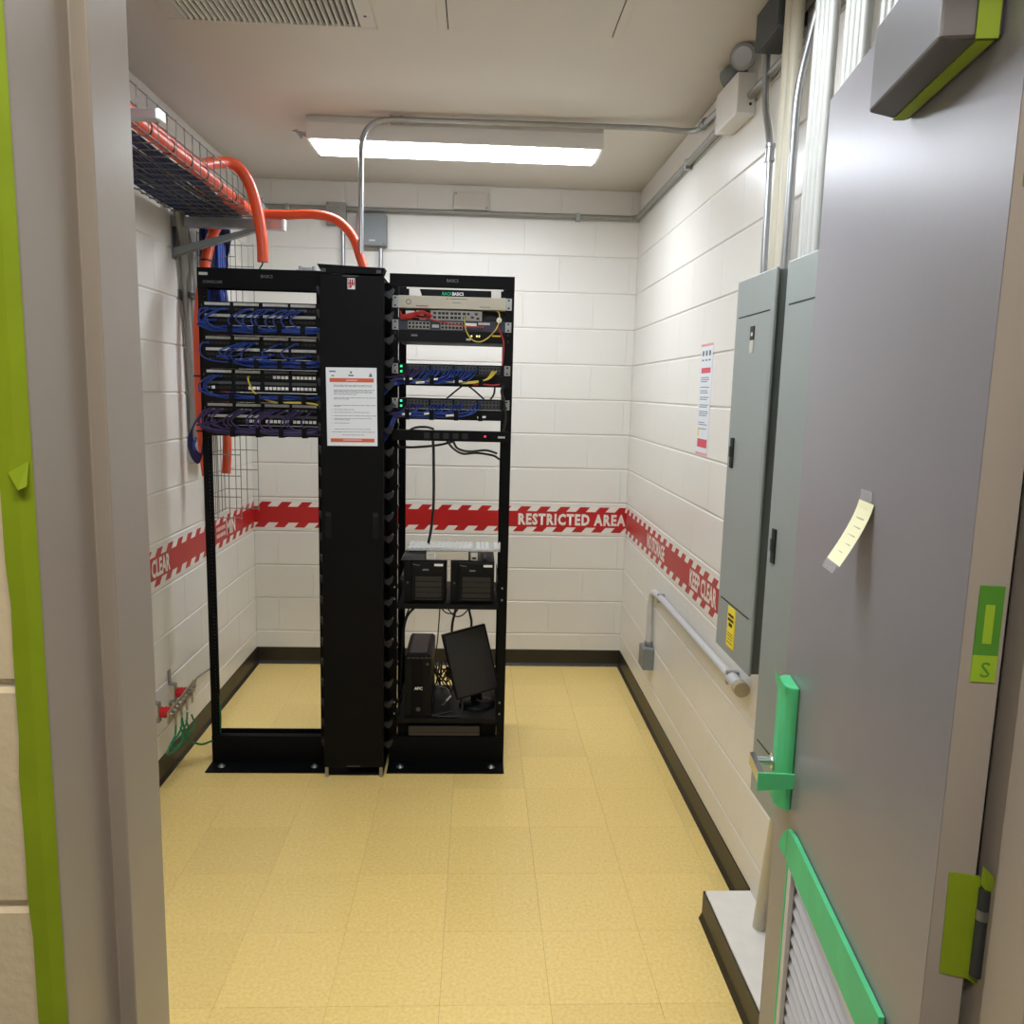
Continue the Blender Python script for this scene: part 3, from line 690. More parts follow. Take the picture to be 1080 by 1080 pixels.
RL0, RR0 = -1.151, -0.370
ra = thing('network_rack', 'black two post rack of patch panels left of the cable manager', 'rack', (RL0+RW/2, YR, 0), 'equipment racks')
post(RL0, -1, YR, ra); post(RL0+RW-0.035, 1, YR, ra, False)
rack_base(RL0, YR, YR+0.076, ra)
tbm = MB(); tbm.box(RL0, RL0+RW, YR-0.006, YR-0.001, 2.056, RH+0.001); tbm.box(RL0, RL0+RW, YR-0.001, YR+0.035, RH-0.003, RH+0.001); tbm.box(RL0, RL0+RW, YR+0.077, YR+0.081, 2.056, RH)
tbm.build('top_bar', 'rack_black', ra, bevel=0.001)
lettering('COMMSCOPE', (-1.127, YR-0.0064, 2.073), (1, 0, 0), (0, 0, 1), 0.011, 'text_grey', ra, width=0.078)
lettering('BASICS', (-0.893, YR-0.0064, 2.100), (1, 0, 0), (0, 0, 1), 0.012, 'text_grey', ra, width=0.048)
B(-1.142, -1.107, YR-0.0072, YR-0.0063, 2.105, 2.116).build('label_strip', 'strip_grey', ra)
for z in (1.985, 1.838, 1.707, 1.567): B(-1.137, -1.119, YR-0.0012, YR-0.0003, z-0.005, z+0.005).build('label_strip', 'strip_grey', ra)
brk = MB(); brk.box(-0.755, -0.67, YR+0.01, YR+0.06, RH+0.0015, RH+0.006); brk.cyl((-0.74, YR+0.03, RH+0.006), (-0.74, YR+0.03, RH+0.022), 0.008, 8); brk.cyl((-0.685, YR+0.03, RH+0.006), (-0.685, YR+0.03, RH+0.022), 0.008, 8)
brk.box(-0.73, -0.695, YR+0.015, YR+0.05, RH+0.006, RH+0.016)
brk.build('top_bracket', 'galv', ra)

rb = thing('network_rack', 'black four post equipment rack right of the cable manager', 'rack', (RR0+RW/2, YR, 0), 'equipment racks')
YR2 = 3.83
post(RR0, -1, YR, rb, False, depth=0.035); post(RR0+RW-0.035, 1, YR, rb, False, depth=0.035)
post(RR0, -1, YR2, rb, False, depth=0.03); post(RR0+RW-0.035, 1, YR2, rb, False, depth=0.03)
rack_base(RR0, YR, YR2+0.03, rb)
tbm = MB(); tbm.box(RR0, RR0+RW, YR-0.006, YR-0.001, 2.082, RH+0.001); tbm.box(RR0, RR0+RW, YR-0.001, YR+0.035, RH-0.003, RH+0.001)
tbm.build('top_bar', 'rack_black', rb, bevel=0.001)
tb2 = MB(); tb2.box(RR0, RR0+RW, YR2+0.031, YR2+0.036, 2.055, 2.126); tb2.build('top_bar', 'rack_black', rb)
for xx in (RR0+0.001, RR0+RW-0.005):
    B(xx, xx+0.004, YR+0.036, YR2-0.001, 2.075, RH-0.004).build('side_rail', 'rack_black', rb); B(xx, xx+0.004, YR+0.036, YR2-0.001, 0.03, 0.11).build('side_rail', 'rack_black', rb)
lettering('BASICS', (-0.135, YR-0.0064, 2.106), (1, 0, 0), (0, 0, 1), 0.012, 'text_grey', rb, width=0.047)
wbm = MB(); wbm.prism([(-0.325, 2.132), (-0.325, 2.070), (-0.258, 2.070), (-0.280, 2.132)], YR2+0.024, YR2+0.030, 'y'); wbm.prism([(0.10, 2.128), (0.10, 2.070), (0.055, 2.070), (0.055, 2.128)], YR2+0.024, YR2+0.030, 'y')
wbm.build('gusset', 'grille', rb)
lettering('RACK', (-0.172, YR2+0.0306, 2.101), (1, 0, 0), (0, 0, 1), 0.014, 'text_green', rb, width=0.044)
lettering('BASICS', (-0.126, YR2+0.0306, 2.101), (1, 0, 0), (0, 0, 1), 0.014, 'text_white', rb, width=0.052, bold=0.02)

# ------------------------------------------------------------------ vertical cable manager between the racks
vm = thing('cable_manager', 'tall black vertical cable manager standing between the two racks', 'cable manager', (-0.505, 3.48, 0))
MX0, MX1, MY0 = -0.632, -0.378, 3.300
B(MX0, MX1, MY0, MY0+0.018, 0.045, 2.105).build('front_door', 'rack_black', vm, bevel=0.005, seg=3)
sp = MB(); sp.box(MX0+0.085, MX1-0.085, MY0+0.10, MY0+0.104, 0.012, 2.108); sp.box(MX0+0.085, MX0+0.089, MY0+0.1045, 3.66, 0.012, 2.108); sp.box(MX1-0.089, MX1-0.085, MY0+0.1045, 3.66, 0.012, 2.108)
sp.build('spine', 'rack_black2', vm)
bt = MB(); bt.box(MX0+0.004, MX1-0.004, MY0+0.02, 3.66, 0.0, 0.011); bt.build('foot_plate', 'rack_black', vm)
tpc = MB(); tpc.prism([(MX0-0.008, 2.144), (MX0+0.012, 2.110), (MX1-0.006, 2.110), (MX1+0.004, 2.135)], MY0-0.002, MY0+0.07, 'y'); tpc.build('top_cap', 'rack_black', vm, bevel=0.002)
B(MX0+0.02, MX1-0.012, MY0+0.0705, 3.66, 2.1085, 2.114).build('top_plate', 'rack_black', vm)
B(MX1-0.0848, MX1+0.0045, 3.505, 3.509, 0.012, 2.105).build('back_panel', 'rack_black', vm)
for xx in (MX0+0.018, MX1-0.020): B(xx-0.009, xx+0.009, MY0-0.005, MY0-0.0024, 2.113, 2.126).build('hinge', 'dark_steel', vm)
for xx in (MX0+0.010, MX1-0.012): MB().cyl((xx, MY0+0.009, 0.0), (xx, MY0+0.009, 0.044), 0.008, 10).build('hinge_pin', 'galv', vm)
B(-0.54, -0.478, MY0-0.0012, MY0-0.0002, 2.098, 2.103).build('pull_lip', 'dark_steel', vm); B(-0.535, -0.478, MY0-0.003, MY0-0.0002, 0.050, 0.054).build('pull_lip', 'dark_steel', vm)
for xx in (-0.604, -0.412):
    h = B(xx-0.012, xx+0.012, MY0-0.003, MY0-0.0002, 1.05, 1.16).build('latch', 'rack_black2', vm, bevel=0.003)
    B(xx-0.010, xx+0.010, MY0-0.0042, MY0-0.0031, 1.142, 1.155).build('latch_button', 'mesh_dark', h)
# finger pieces: shared mesh, both sides
def finger(sgn):
    mb = MB(); prof = [(0, 0), (0.082, 0), (0.100, 0.004), (0.114, 0.016), (0.117, 0.008), (0.110, -0.014), (0.098, -0.026), (0.086, -0.018), (0.072, -0.011), (0, -0.011)]
    mb.prism([(sgn*x, z) for x, z in prof], 0.0, 0.018, 'y'); return plain_mesh(mb, 'finger_grey')
fR, fL = finger(1), finger(-1)
for k in range(22):
    z = 0.13+k*0.0915
    inst('finger', fR, vm, (MX1-0.0848+0.001, MY0+0.062, z)); inst('finger', fL, vm, (MX0+0.0848+0.008, MY0+0.062, z))
    inst('finger', fR, vm, (MX1-0.0848+0.001, 3.60, z)); inst('finger', fL, vm, (MX0+0.0848+0.008, 3.60, z))
sb = MB(); 
for sx in (MX0+0.0855, MX1-0.0855): sb.box(sx-0.004, sx+0.004, MY0+0.058, MY0+0.0995, 0.05, 2.10)
sb.build('finger_rail', 'rack_black', vm)
# hazard sticker on the door
B(-0.521, -0.491, MY0-0.0012, MY0-0.0003, 2.050, 2.092).build('sticker', 'text_white', vm)
sk = MB(); 
for a, b, c, d in [(-0.5195, -0.5165, 2.052, 2.09), (-0.4955, -0.4925, 2.062, 2.09), (-0.5135, -0.5075, 2.054, 2.088), (-0.5045, -0.4985, 2.064, 2.088), (-0.5165, -0.4955, 2.070, 2.0745), (-0.507, -0.504, 2.056, 2.066)]: sk.box(a, b, MY0-0.0018, MY0-0.0013, c, d)
sk.build('sticker_print', 'print_red', vm, kind='stuff')
# notice on the manager door
pn = thing('paper_notice', 'white printed notice with orange bands on the black cable manager', 'notice', (-0.506, MY0, 1.431))
def sk2(p):      # hung very slightly askew
    c = Vector((-0.506, 0, 1.588)); q = p-c; a = 0.012
    return Vector((c.x+q.x*math.cos(a)-q.z*math.sin(a), p.y, c.z+q.x*math.sin(a)+q.z*math.cos(a)))
def pb_(x0, x1, z0, z1, d0, d1): return MB(T=sk2).box(x0, x1, MY0-d1, MY0-d0, z0, z1)
pb_(-0.607, -0.405, 1.432, 1.745, 0.0003, 0.0010).build('sheet', 'paper', pn)
k = MB(T=sk2); k.box(-0.593, -0.417, MY0-0.0014, MY0-0.0011, 1.687, 1.703); k.box(-0.593, -0.417, MY0-0.0014, MY0-0.0011, 1.447, 1.462); k.build('banner', 'print_orange', pn)
k = MB(T=sk2)
for z, a, b in [(1.674, .03, .19), (1.669, .03, .19), (1.655, .03, .2), (1.650, .03, .19), (1.645, .03, .19), (1.638, .03, .12), (1.624, .03, .2), (1.619, .03, .09), (1.594, .03, .2), (1.590, .03, .06), (1.577, .03, .12),
                (1.566, .03, .17), (1.552, .03, .2), (1.541, .03, .19), (1.536, .03, .1), (1.523, .03, .09), (1.498, .03, .18), (1.487, .02, .19), (1.475, .06, .15)]:
    x = -0.607+a
    while x < -0.607+b-0.008:
        w = random.uniform(0.006, 0.022); k.box(x, min(x+w, -0.607+b), MY0-0.0014, MY0-0.0011, z, z+0.0019); x += w+0.0025
for z in (1.594, 1.577, 1.566, 1.552, 1.541, 1.523): k.box(-0.586, -0.584, MY0-0.0014, MY0-0.0011, z, z+0.002)
k.box(-0.594, -0.568, MY0-0.0014, MY0-0.0011, 1.727, 1.732); k.box(-0.585, -0.575, MY0-0.0014, MY0-0.0011, 1.710, 1.715)
k.box(-0.511, -0.503, MY0-0.0014, MY0-0.0011, 1.722, 1.730); k.box(-0.518, -0.497, MY0-0.0014, MY0-0.0011, 1.711, 1.717)
k.prism([(-0.437, 1.709), (-0.421, 1.709), (-0.429, 1.727)], MY0-0.0014, MY0-0.0011, 'y')
k.build('print', 'print_dark', pn, kind='stuff')
for z, w in ((1.6915, 0.045), (1.453, 0.075)): pb_(-0.505-w/2, -0.505+w/2, z, z+0.006, 0.0015, 0.0017).build('banner_print', 'print_pale', pn)

# ------------------------------------------------------------------ patch panels on the left rack
PF = YR-0.0065                       # face of equipment mounted on the left rack
PXA, PXB = RL0+0.016, RL0+RW-0.016
jackw = plain_mesh(B(-0.0062, 0.0062, -0.003, 0, -0.0062, 0.0062), 'jack_white')
jackd = plain_mesh(B(-0.0062, 0.0062, -0.0012, 0, -0.0052, 0.0052), 'mesh_dark')
modx = [-1.122, -1.005, -0.887, -0.774]
def patch_panel(label, ztop, white1, white2, strips1=(0, 1, 2, 3), strips2=(0, 1, 2, 3)):
    t = thing('patch_bay', label, 'patch panel', ((PXA+PXB)/2, YR, ztop-0.095), 'patch panels')
    B(PXA, PXB, PF, YR-0.0004, ztop-0.0945, ztop-0.0005).build('plate', 'device_black', t, bevel=0.001)
    B(PXA+0.03, PXB-0.03, YR+0.0002, YR+0.05, ztop-0.09, ztop-0.005).build('housing', 'mesh_dark', t)
    for row, (zs, zj, whites, strips) in enumerate(((ztop-0.011, ztop-0.031, white1, strips1), (ztop-0.057, ztop-0.077, white2, strips2))):
        for mi, x in enumerate(modx):
            s_ = B(x, x+0.101, PF-0.004, PF-0.0003, zs-0.0055, zs+0.0055).build('label_strip', 'strip_grey' if mi in strips else 'device_grey', t)
            for j in range(6):
                wj = (mi, j) in whites
                inst('jack', jackw if wj else jackd, t, (x+0.009+j*0.0166, PF-0.0003, zj))
    return t
allm = lambda m, a=0, b=6: {(m, j) for j in range(a, b)}
patch_panel('topmost black patch panel with blue cables on the left rack', 2.003, set(), set())
patch_panel('second black patch panel from the top, blue cables, on the left rack', 1.867, set(), set())
patch_panel('third patch panel with two rows of empty white jacks', 1.731, allm(2, 2) | allm(3), allm(0, 1, 2) | allm(1, 3) | allm(2) | allm(3), (0, 1), ())
patch_panel('lowest patch panel with purple cables and one row of white jacks', 1.594, set(), allm(1, 2) | allm(2) | allm(3), (0, 1, 2, 3), (0, 1))
def h_manager(label, z0, z1, x0, x1, yf, fingers, fd=0.075):
    t = thing('finger_manager', label, 'cable manager', ((x0+x1)/2, yf, z0), 'horizontal cable managers')
    B(x0, x1, yf-0.004, yf-0.0004, z0+0.0008, z1-0.0008).build('plate', 'device_black', t)
    for x in fingers:
        f = MB(); f.box(x-0.009, x+0.009, yf-fd, yf-0.0044, z0+0.001, z0+0.005); f.box(x-0.009, x+0.009, yf-fd-0.004, yf-fd, z0+0.001, z1-0.004); f.box(x-0.009, x+0.009, yf-fd, yf-fd+0.02, z1-0.008, z1-0.004)
        f.build('finger', 'rack_black', t)
    return t
fx = [-1.003, -0.900, -0.806, -0.712]
for nm, z1 in (('topmost', 1.908), ('second', 1.772), ('third', 1.635), ('lowest', 1.499)):
    h_manager('%s black finger cable manager on the left rack' % nm, z1-0.041 if nm != 'lowest' else z1-0.046, z1, PXA, PXB, YR-0.0004, fx)
# patch cables
def cable(path, r, m, parent, n=6): return MB().tube(path, r, n, True).build('cable', m, parent)
def loops(label, m, jacks, ztop, zman, group, xend=-0.640, bulge=0.045, dx=-0.02):
    t = thing('patch_cables', label, 'cables', (-0.9, PF-0.05, zman), group)
    for (x, row) in jacks:
        zj = ztop-(0.031 if row == 0 else 0.077); R = random.uniform
        yb = PF-0.045-R(0, 0.02); zm = zman+R(-0.010, 0.012); xl = max(x-bulge*R(0.7, 1.25), -1.152+R(0, 0.03))
        pts = [(x, PF-0.002, zj), (x-0.004, PF-0.022, zj-0.002), (x+dx*0.7, yb+0.008, zj-0.008), (xl, yb, (zj*0.55+zm*0.45)), (xl+0.012, yb, zm+0.018), (xl+0.055, yb+0.006, zm+0.002)]
        xx = xl+0.14
        while xx < xend-0.04: pts.append((xx, yb+R(-0.006, 0.010), zm+R(-0.006, 0.006))); xx += 0.10
        pts += [(xend, PF-0.035, zm+R(-0.004, 0.010)), (xend+0.03, PF-0.03, zm+R(-0.02, 0.01))]
        cable(cr(pts, 4), 0.0032, m, t)
        # plug boot
        B(x-0.0055, x+0.0055, PF-0.016, PF-0.0018, zj-0.0045, zj+0.0045).build('plug', 'cable_grey' if random.random() < 0.4 else m, t)
    return t
def J(m, j): return modx[m]+0.009+j*0.0166
random.seed(3)
loops('blue patch cables looping from the topmost patch panel', 'cable_blue', [(J(0, 0), 0), (J(0, 1), 1), (J(0, 2), 0), (J(0, 4), 0), (J(0, 5), 0), (J(1, 3), 0), (J(1, 4), 0), (J(2, 0), 0), (J(2, 1), 0), (J(2, 2), 0), (J(3, 0), 0), (J(3, 1), 0), (J(3, 2), 0), (J(3, 3), 0), (J(2, 5), 0), (J(0, 0), 1), (J(0, 2), 1)], 2.003, 1.884, 'patch cables', bulge=0.06)
loops('blue patch cables looping from the second patch panel', 'cable_blue', [(J(0, 0), 0), (J(1, 2), 0), (J(1, 3), 0), (J(1, 4), 0), (J(1, 5), 0), (J(2, 1), 1), (J(2, 0), 1), (J(2, 4), 0), (J(2, 2), 1), (J(1, 1), 1), (J(3, 1), 0), (J(3, 4), 1)], 1.867, 1.752, 'patch cables', bulge=0.07)
loops('few blue patch cables looping from the third patch panel', 'cable_blue', [(J(0, 2), 0), (J(0, 3), 0), (J(0, 0), 1), (J(0, 1), 0)], 1.731, 1.614, 'patch cables', bulge=0.05)
loops('purple patch cables looping from the lowest patch panel', 'cable_purple', [(J(0, 0), 0), (J(0, 1), 0), (J(0, 2), 0), (J(0, 3), 0), (J(0, 4), 0), (J(0, 1), 1), (J(0, 3), 1), (J(1, 1), 0), (J(1, 2), 0), (J(1, 3), 0), (J(1, 5), 0), (J(2, 0), 0), (J(2, 1), 0), (J(2, 2), 0), (J(2, 3), 0), (J(2, 5), 0), (J(3, 0), 0), (J(3, 1), 0), (J(3, 2), 0), (J(3, 3), 0), (J(3, 5), 0)], 1.594, 1.474, 'patch cables', bulge=0.055)
yc = thing('patch_cables', 'yellow patch cable hanging from the third patch panel', 'cables', (-0.9, PF-0.04, 1.6), 'patch cables')
cable(cr([(J(1, 3), PF-0.003, 1.70), (J(1, 3), PF-0.03, 1.698), (J(1, 4)-0.005, PF-0.05, 1.67), (J(1, 5), PF-0.055, 1.635), (J(2, 0)+0.01, PF-0.05, 1.608), (J(2, 4), PF-0.045, 1.598), (J(3, 2), PF-0.05, 1.600), (-0.67, PF-0.05, 1.594), (-0.645, PF-0.045, 1.585)], 5), 0.0032, 'cable_yellow', yc)
# purple/blue bundle hanging at the outer side of the left rack
bo = thing('patch_cables', 'dark cable loop hanging outside the left post of the patch rack', 'cables', (-1.17, PF, 1.4), 'patch cables')
for k in range(7):
    o = 0.006*k
    cable(cr([(-1.10-o, PF-0.045, 1.545), (-1.145-o*0.6, PF-0.05, 1.53-o), (-1.178-o*0.5, PF-0.035, 1.47-o), (-1.182-o*0.4, PF+0.0, 1.40-o), (-1.165-o*0.3, PF+0.03, 1.372-o), (-1.158-o*0.1, PF+0.05, 1.43)], 5), 0.0035, 'cable_purple' if k % 3 else 'cable_navy', bo)
cable(cr([(-1.165, PF-0.03, 1.445), (-1.172, PF-0.04, 1.415), (-1.166, PF-0.04, 1.39)], 5), 0.006, 'cable_blue', bo)
# ------------------------------------------------------------------ equipment on the right rack
EF = YR-0.0005; EX0, EX1 = RR0+0.036, RR0+RW-0.036
def ears(t, z0, z1, m='galv', w=0.026):
    for xa, xb in ((RR0+0.010, EX0-0.0005), (EX1+0.0005, RR0+RW-0.010)):
        e = B(xa, xb, EF-0.003, EF-0.0002, z0, z1).build('rack_ear', m, t)
        for zz in (z0+0.008, z1-0.008): MB().cyl(((xa+xb)/2, EF-0.0032, zz), ((xa+xb)/2, EF-0.005, zz), 0.0042, 8).build('screw', 'print_black', t)
def device(name, label, cat, z0, z1, m, depth=0.25, proud=0.006, ear='galv', x0=None, x1=None):
    x0 = EX0 if x0 is None else x0; x1 = EX1 if x1 is None else x1
    t = thing(name, label, cat, ((x0+x1)/2, YR, z0))
    B(x0, x1, YR-proud, YR+depth, z0, z1).build('chassis', m, t, bevel=0.0015)
    if ear: ears(t, z0+0.001, z1-0.001, ear)
    return t
d = device('rack_enclosure', 'beige rack enclosure at the top of the right rack', 'network device', 1.998, 2.048, 'beige', 0.22, 0.010)
k = MB(); k.box(-0.135, -0.128, YR-0.0108, YR-0.0102, 2.036, 2.041); k.box(-0.120, -0.05, YR-0.0108, YR-0.0102, 2.0365, 2.0395); k.box(-0.112, -0.075, YR-0.0108, YR-0.0102, 2.022, 2.0245); k.box(0.000, 0.045, YR-0.0108, YR-0.0102, 2.007, 2.0105)
k.build('print', 'text_grey', d, kind='stuff')
B(-0.262, -0.212, YR-0.0108, YR-0.0102, 2.005, 2.0085).build('print', 'print_red', d)
MB().tube([(-0.292, YR-0.0105, 2.022), (-0.292, YR-0.0112, 2.022)], 0.011, 16).build('seal', 'print_dark', d); MB().tube([(-0.292, YR-0.0113, 2.022), (-0.292, YR-0.0118, 2.022)], 0.0075, 16).build('seal', 'beige', d)
# open tray with a router and modular cards
d = thing('router', 'grey modular router with two rows of ports below the beige enclosure', 'network device', (-0.1, YR, 1.947))
B(EX0, EX1, YR+0.04, YR+0.26, 1.9555, 1.996).build('tray', 'mesh_dark', d)
B(-0.202, 0.012, YR-0.004, YR+0.0395, 1.952, 1.992).build('chassis', 'router_grey', d, bevel=0.001)
for row, z in enumerate((1.980, 1.963)):
    x = -0.19
    while x < -0.06:
        B(x, x+0.012, YR-0.0052, YR-0.0042, z-0.005, z+0.005).build('port', 'mesh_dark', d); x += 0.0155 if (int((x+0.19)*100) % 5) else 0.020
for x, z in ((-0.045, 1.98), (-0.028, 1.966), (-0.012, 1.98), (-0.005, 1.962)): B(x-0.006, x+0.006, YR-0.0052, YR-0.0042, z-0.004, z+0.004).build('port', 'mesh_dark', d)
wc = MB(); wc.box(-0.305, -0.270, YR+0.005, YR+0.0395, 1.966, 1.988); wc.box(-0.248, -0.222, YR+0.01, YR+0.0395, 1.952, 1.962); wc.box(-0.262, -0.232, YR+0.012, YR+0.0395, 1.972, 1.990); wc.build('card', 'white_plastic', d)
rc = thing('patch_cables', 'tangled red fibre cords beside the router on the right rack', 'cables', (-0.2, YR-0.02, 1.93), 'patch cables')
R = random.uniform
for k in range(7):
    cable(cr([(-0.20+R(-.01, .01), YR-0.006, 1.972+R(-.008, .008)), (-0.235, YR-0.02-R(0, .015), 1.985+R(-.012, .006)), (-0.27, YR-0.02, 1.97+R(-.012, .01)), (-0.30+R(-.02, .02), YR-0.015, 1.962+R(-.012, .008)), (-0.325, YR-0.01, 1.975+R(-.02, .01))], 5), 0.0045 if k < 4 else 0.003, 'cable_red', rc)
cable(cr([(-0.30, YR-0.018, 1.962), (-0.22, YR-0.03, 1.955), (-0.14, YR-0.032, 1.940), (-0.06, YR-0.034, 1.929), (0.0, YR-0.03, 1.927), (0.02, YR-0.014, 1.928)], 6), 0.0028, 'cable_red', rc)
cable(cr([(0.08, YR-0.012, 1.930), (0.085, YR-0.02, 1.915), (0.098, YR-0.02, 1.89), (0.104, YR-0.02, 1.86), (0.103, YR-0.016, 1.80), (0.10, YR-0.010, 1.775)], 5), 0.0032, 'cable_red', rc)
yc = thing('patch_cables', 'pale yellow fibre cord drooping across the right rack switch', 'cables', (0.0, YR-0.03, 1.87), 'patch cables')
cable(cr([(-0.062, YR-0.005, 1.968), (-0.060, YR-0.03, 1.955), (-0.052, YR-0.036, 1.91), (-0.028, YR-0.036, 1.875), (0.005, YR-0.036, 1.866), (0.04, YR-0.036, 1.885), (0.072, YR-0.034, 1.922), (0.084, YR-0.03, 1.955), (0.083, YR-0.012, 1.985), (0.075, YR-0.006, 1.995)], 6), 0.0024, 'cable_yellow', yc)
MB().tube([(0.083, YR-0.020, 1.956), (0.083, YR-0.030, 1.956)], 0.011, 12).build('spool', 'white_plastic', yc)
def ports(t, x0, n, z, pitch, y, m='mesh_dark', s=0.0052):
    me = shared(('port', m, s), lambda: plain_mesh(B(-s, s, -0.001, 0, -s*0.9, s*0.9), m))
    for i in range(n): inst('port', me, t, (x0+i*pitch, y-0.0002, z))
d = device('network_switch', 'dark navy twenty four port switch near the top of the right rack', 'network switch', 1.908, 1.951, 'navy', 0.25, 0.006)
for gx in (-0.287, -0.151):
    B(gx-0.008, gx+0.083, YR-0.0075, YR-0.0062, 1.914, 1.945).build('port_block', 'router_grey', d)
    for z in (1.937, 1.922): ports(d, gx, 6, z, 0.015, YR-0.0076)
B(-0.194, -0.166, YR-0.0072, YR-0.0062, 1.921, 1.933).build('label_strip', 'strip_grey', d)
B(-0.058, -0.01, YR-0.0072, YR-0.0062, 1.930, 1.943).build('label_strip', 'white_plastic', d); B(-0.003, 0.045, YR-0.0072, YR-0.0062, 1.937, 1.946).build('label_strip', 'strip_grey', d)
d = device('network_appliance', 'black rack appliance with small amber lights below the navy switch', 'network device', 1.862, 1.9065, 'device_black', 0.25, 0.006, 'rack_black')
for x in (-0.030, -0.008, 0.002): B(x-0.003, x+0.003, YR-0.0072, YR-0.0062, 1.887, 1.894).build('status_light', 'led_amber', d)
B(-0.281, -0.255, YR-0.0068, YR-0.0062, 1.884, 1.891).build('maker_badge', 'text_grey', d)
B(0.055, 0.09, YR-0.0072, YR-0.0062, 1.890, 1.896).build('label_strip', 'cable_yellow', d); B(-0.052, -0.033, YR-0.0072, YR-0.0062, 1.872, 1.880).build('label_strip', 'strip_grey', d)
def big_switch(label, z0, z1, amber):
    d = device('network_switch', label, 'network switch', z0, z1, 'device_black', 0.30, 0.006)
    for gx in (-0.29, -0.19, -0.09, 0.01):
        B(gx-0.007, gx+0.083, YR-0.0075, YR-0.0062, z0+0.005, z1-0.006).build('port_block', 'device_grey', d)
        for z in (z0+0.013, z1-0.014): ports(d, gx, 6, z, 0.015, YR-0.0076)
    for z in (z0+0.010, z1-0.012): B(-0.325, -0.317, YR-0.0080, YR-0.0062, z-0.004, z+0.004).build('status_light', 'led_green', d)
    return d
big_switch('upper forty eight port switch with green lights and blue cables', 1.729, 1.772, 0)
big_switch('lower forty eight port switch with green lights and blue cables', 1.586, 1.629, 0)
fr_ = [-0.290, -0.190, -0.088, 0.012]
h_manager('finger cable manager under the upper forty eight port switch', 1.680, 1.7285, RR0+0.012, RR0+RW-0.012, YR-0.0004, fr_)
h_manager('finger cable manager under the lower forty eight port switch', 1.540, 1.5855, RR0+0.012, RR0+RW-0.012, YR-0.0004, fr_)
random.seed(11)
def sw_cables(label, zsw, zman, zend, xs_, m2):
    t = thing('patch_cables', label, 'cables', (-0.2, YR-0.05, zman), 'patch cables')
    for i, x in enumerate(xs_):
        R = random.uniform; m = 'cable_purple' if x < -0.23 and R(0, 1) < 0.7 else 'cable_blue'
        yb = YR-0.05-R(0, 0.02); zm = zman+R(-0.012, 0.012)
        pts = [(x, YR-0.008, zsw+random.choice((-0.008, 0.007))), (x-0.002, YR-0.03, zsw-0.004), (x-0.018, yb, zsw-0.028), (x-0.05, yb, zm+0.004), (x-0.09, yb, zm)]
        xx = x-0.17
        while xx > -0.31: pts.append((xx, yb+R(-.005, .008), zm+R(-.005, .005))); xx -= 0.09
        pts += [(-0.335, YR-0.055, zm-0.004), (-0.375, YR-0.06, zend+R(-0.012, 0.018)), (-0.415, YR-0.045, zend-0.045+R(-.02, .02)), (-0.43, YR-0.04, zend-0.09)]
        cable(cr(pts, 4), 0.0033, m, t)
    return t
ua = sw_cables('blue bundle of patch cables hanging off the upper forty eight port switch', 1.751, 1.700, 1.665, [-0.29, -0.275, -0.26, -0.245, -0.24, -0.19, -0.175, -0.16, -0.155, -0.13, -0.115, -0.10, -0.09, -0.075, -0.06, -0.045, -0.03, -0.02, -0.005, -0.20, -0.22], 0)
ub = sw_cables('blue bundle of patch cables hanging off the lower forty eight port switch', 1.607, 1.558, 1.475, [-0.29, -0.275, -0.26, -0.245, -0.235, -0.19, -0.175, -0.16, -0.145, -0.13, -0.10, -0.09, -0.075, -0.06, -0.02, -0.005, 0.010], 0)
wl_ = MB()
for x, z in ((-0.305, 1.705), (-0.20, 1.706), (-0.10, 1.700), (-0.255, 1.692)): wl_.tube([(x, YR-0.074, z), (x+0.035, YR-0.074, z+0.003)], 0.005, 6)
wl_.build('cable_tag', 'white_plastic', ua)
wl_ = MB()
for x, z in ((-0.31, 1.562), (-0.22, 1.566), (-0.13, 1.560), (0.0, 1.556)): wl_.tube([(x, YR-0.074, z), (x+0.035, YR-0.074, z+0.003)], 0.005, 6)
wl_.build('cable_tag', 'white_plastic', ub)
ye = thing('patch_cables', 'pair of yellow cables plugged into the upper forty eight port switch', 'cables', (0.0, YR-0.04, 1.69), 'patch cables')
for k in range(3): cable(cr([(0.06+0.008*k, YR-0.008, 1.748), (0.056+0.008*k, YR-0.035, 1.742), (0.036+0.004*k, YR-0.055, 1.715), (-0.01, YR-0.06, 1.698+0.003*k), (-0.08, YR-0.06, 1.694+0.002*k), (-0.17, YR-0.06, 1.699), (-0.27, YR-0.055, 1.70)], 4), 0.0028, 'cable_yellow', ye)
re_ = thing('patch_cables', 'red cable lying in the manager under the upper switch', 'cables', (0.06, YR-0.04, 1.69), 'patch cables')
cable(cr([(0.09, YR-0.05, 1.694), (0.06, YR-0.055, 1.690), (0.02, YR-0.055, 1.692), (-0.02, YR-0.05, 1.690)], 4), 0.003, 'cable_red', re_)
# power strip
d = thing('power_strip', 'black rack power strip with small red light', 'power strip', (-0.11, YR, 1.452))
B(RR0+0.012, RR0+RW-0.012, YR-0.045, YR-0.0006, 1.453, 1.497).build('body', 'rack_black', d, bevel=0.002)
for x in (-0.21, -0.17, -0.13, -0.09, -0.05): B(x-0.012, x+0.012, YR-0.0462, YR-0.0452, 1.463, 1.487).build('outlet', 'mesh_dark', d)
B(0.030, 0.038, YR-0.0475, YR-0.0452, 1.473, 1.480).build('power_light', 'led_red', d)
B(0.088, 0.118, YR-0.0460, YR-0.0452, 1.470, 1.478).build('label_strip', 'strip_grey', d)
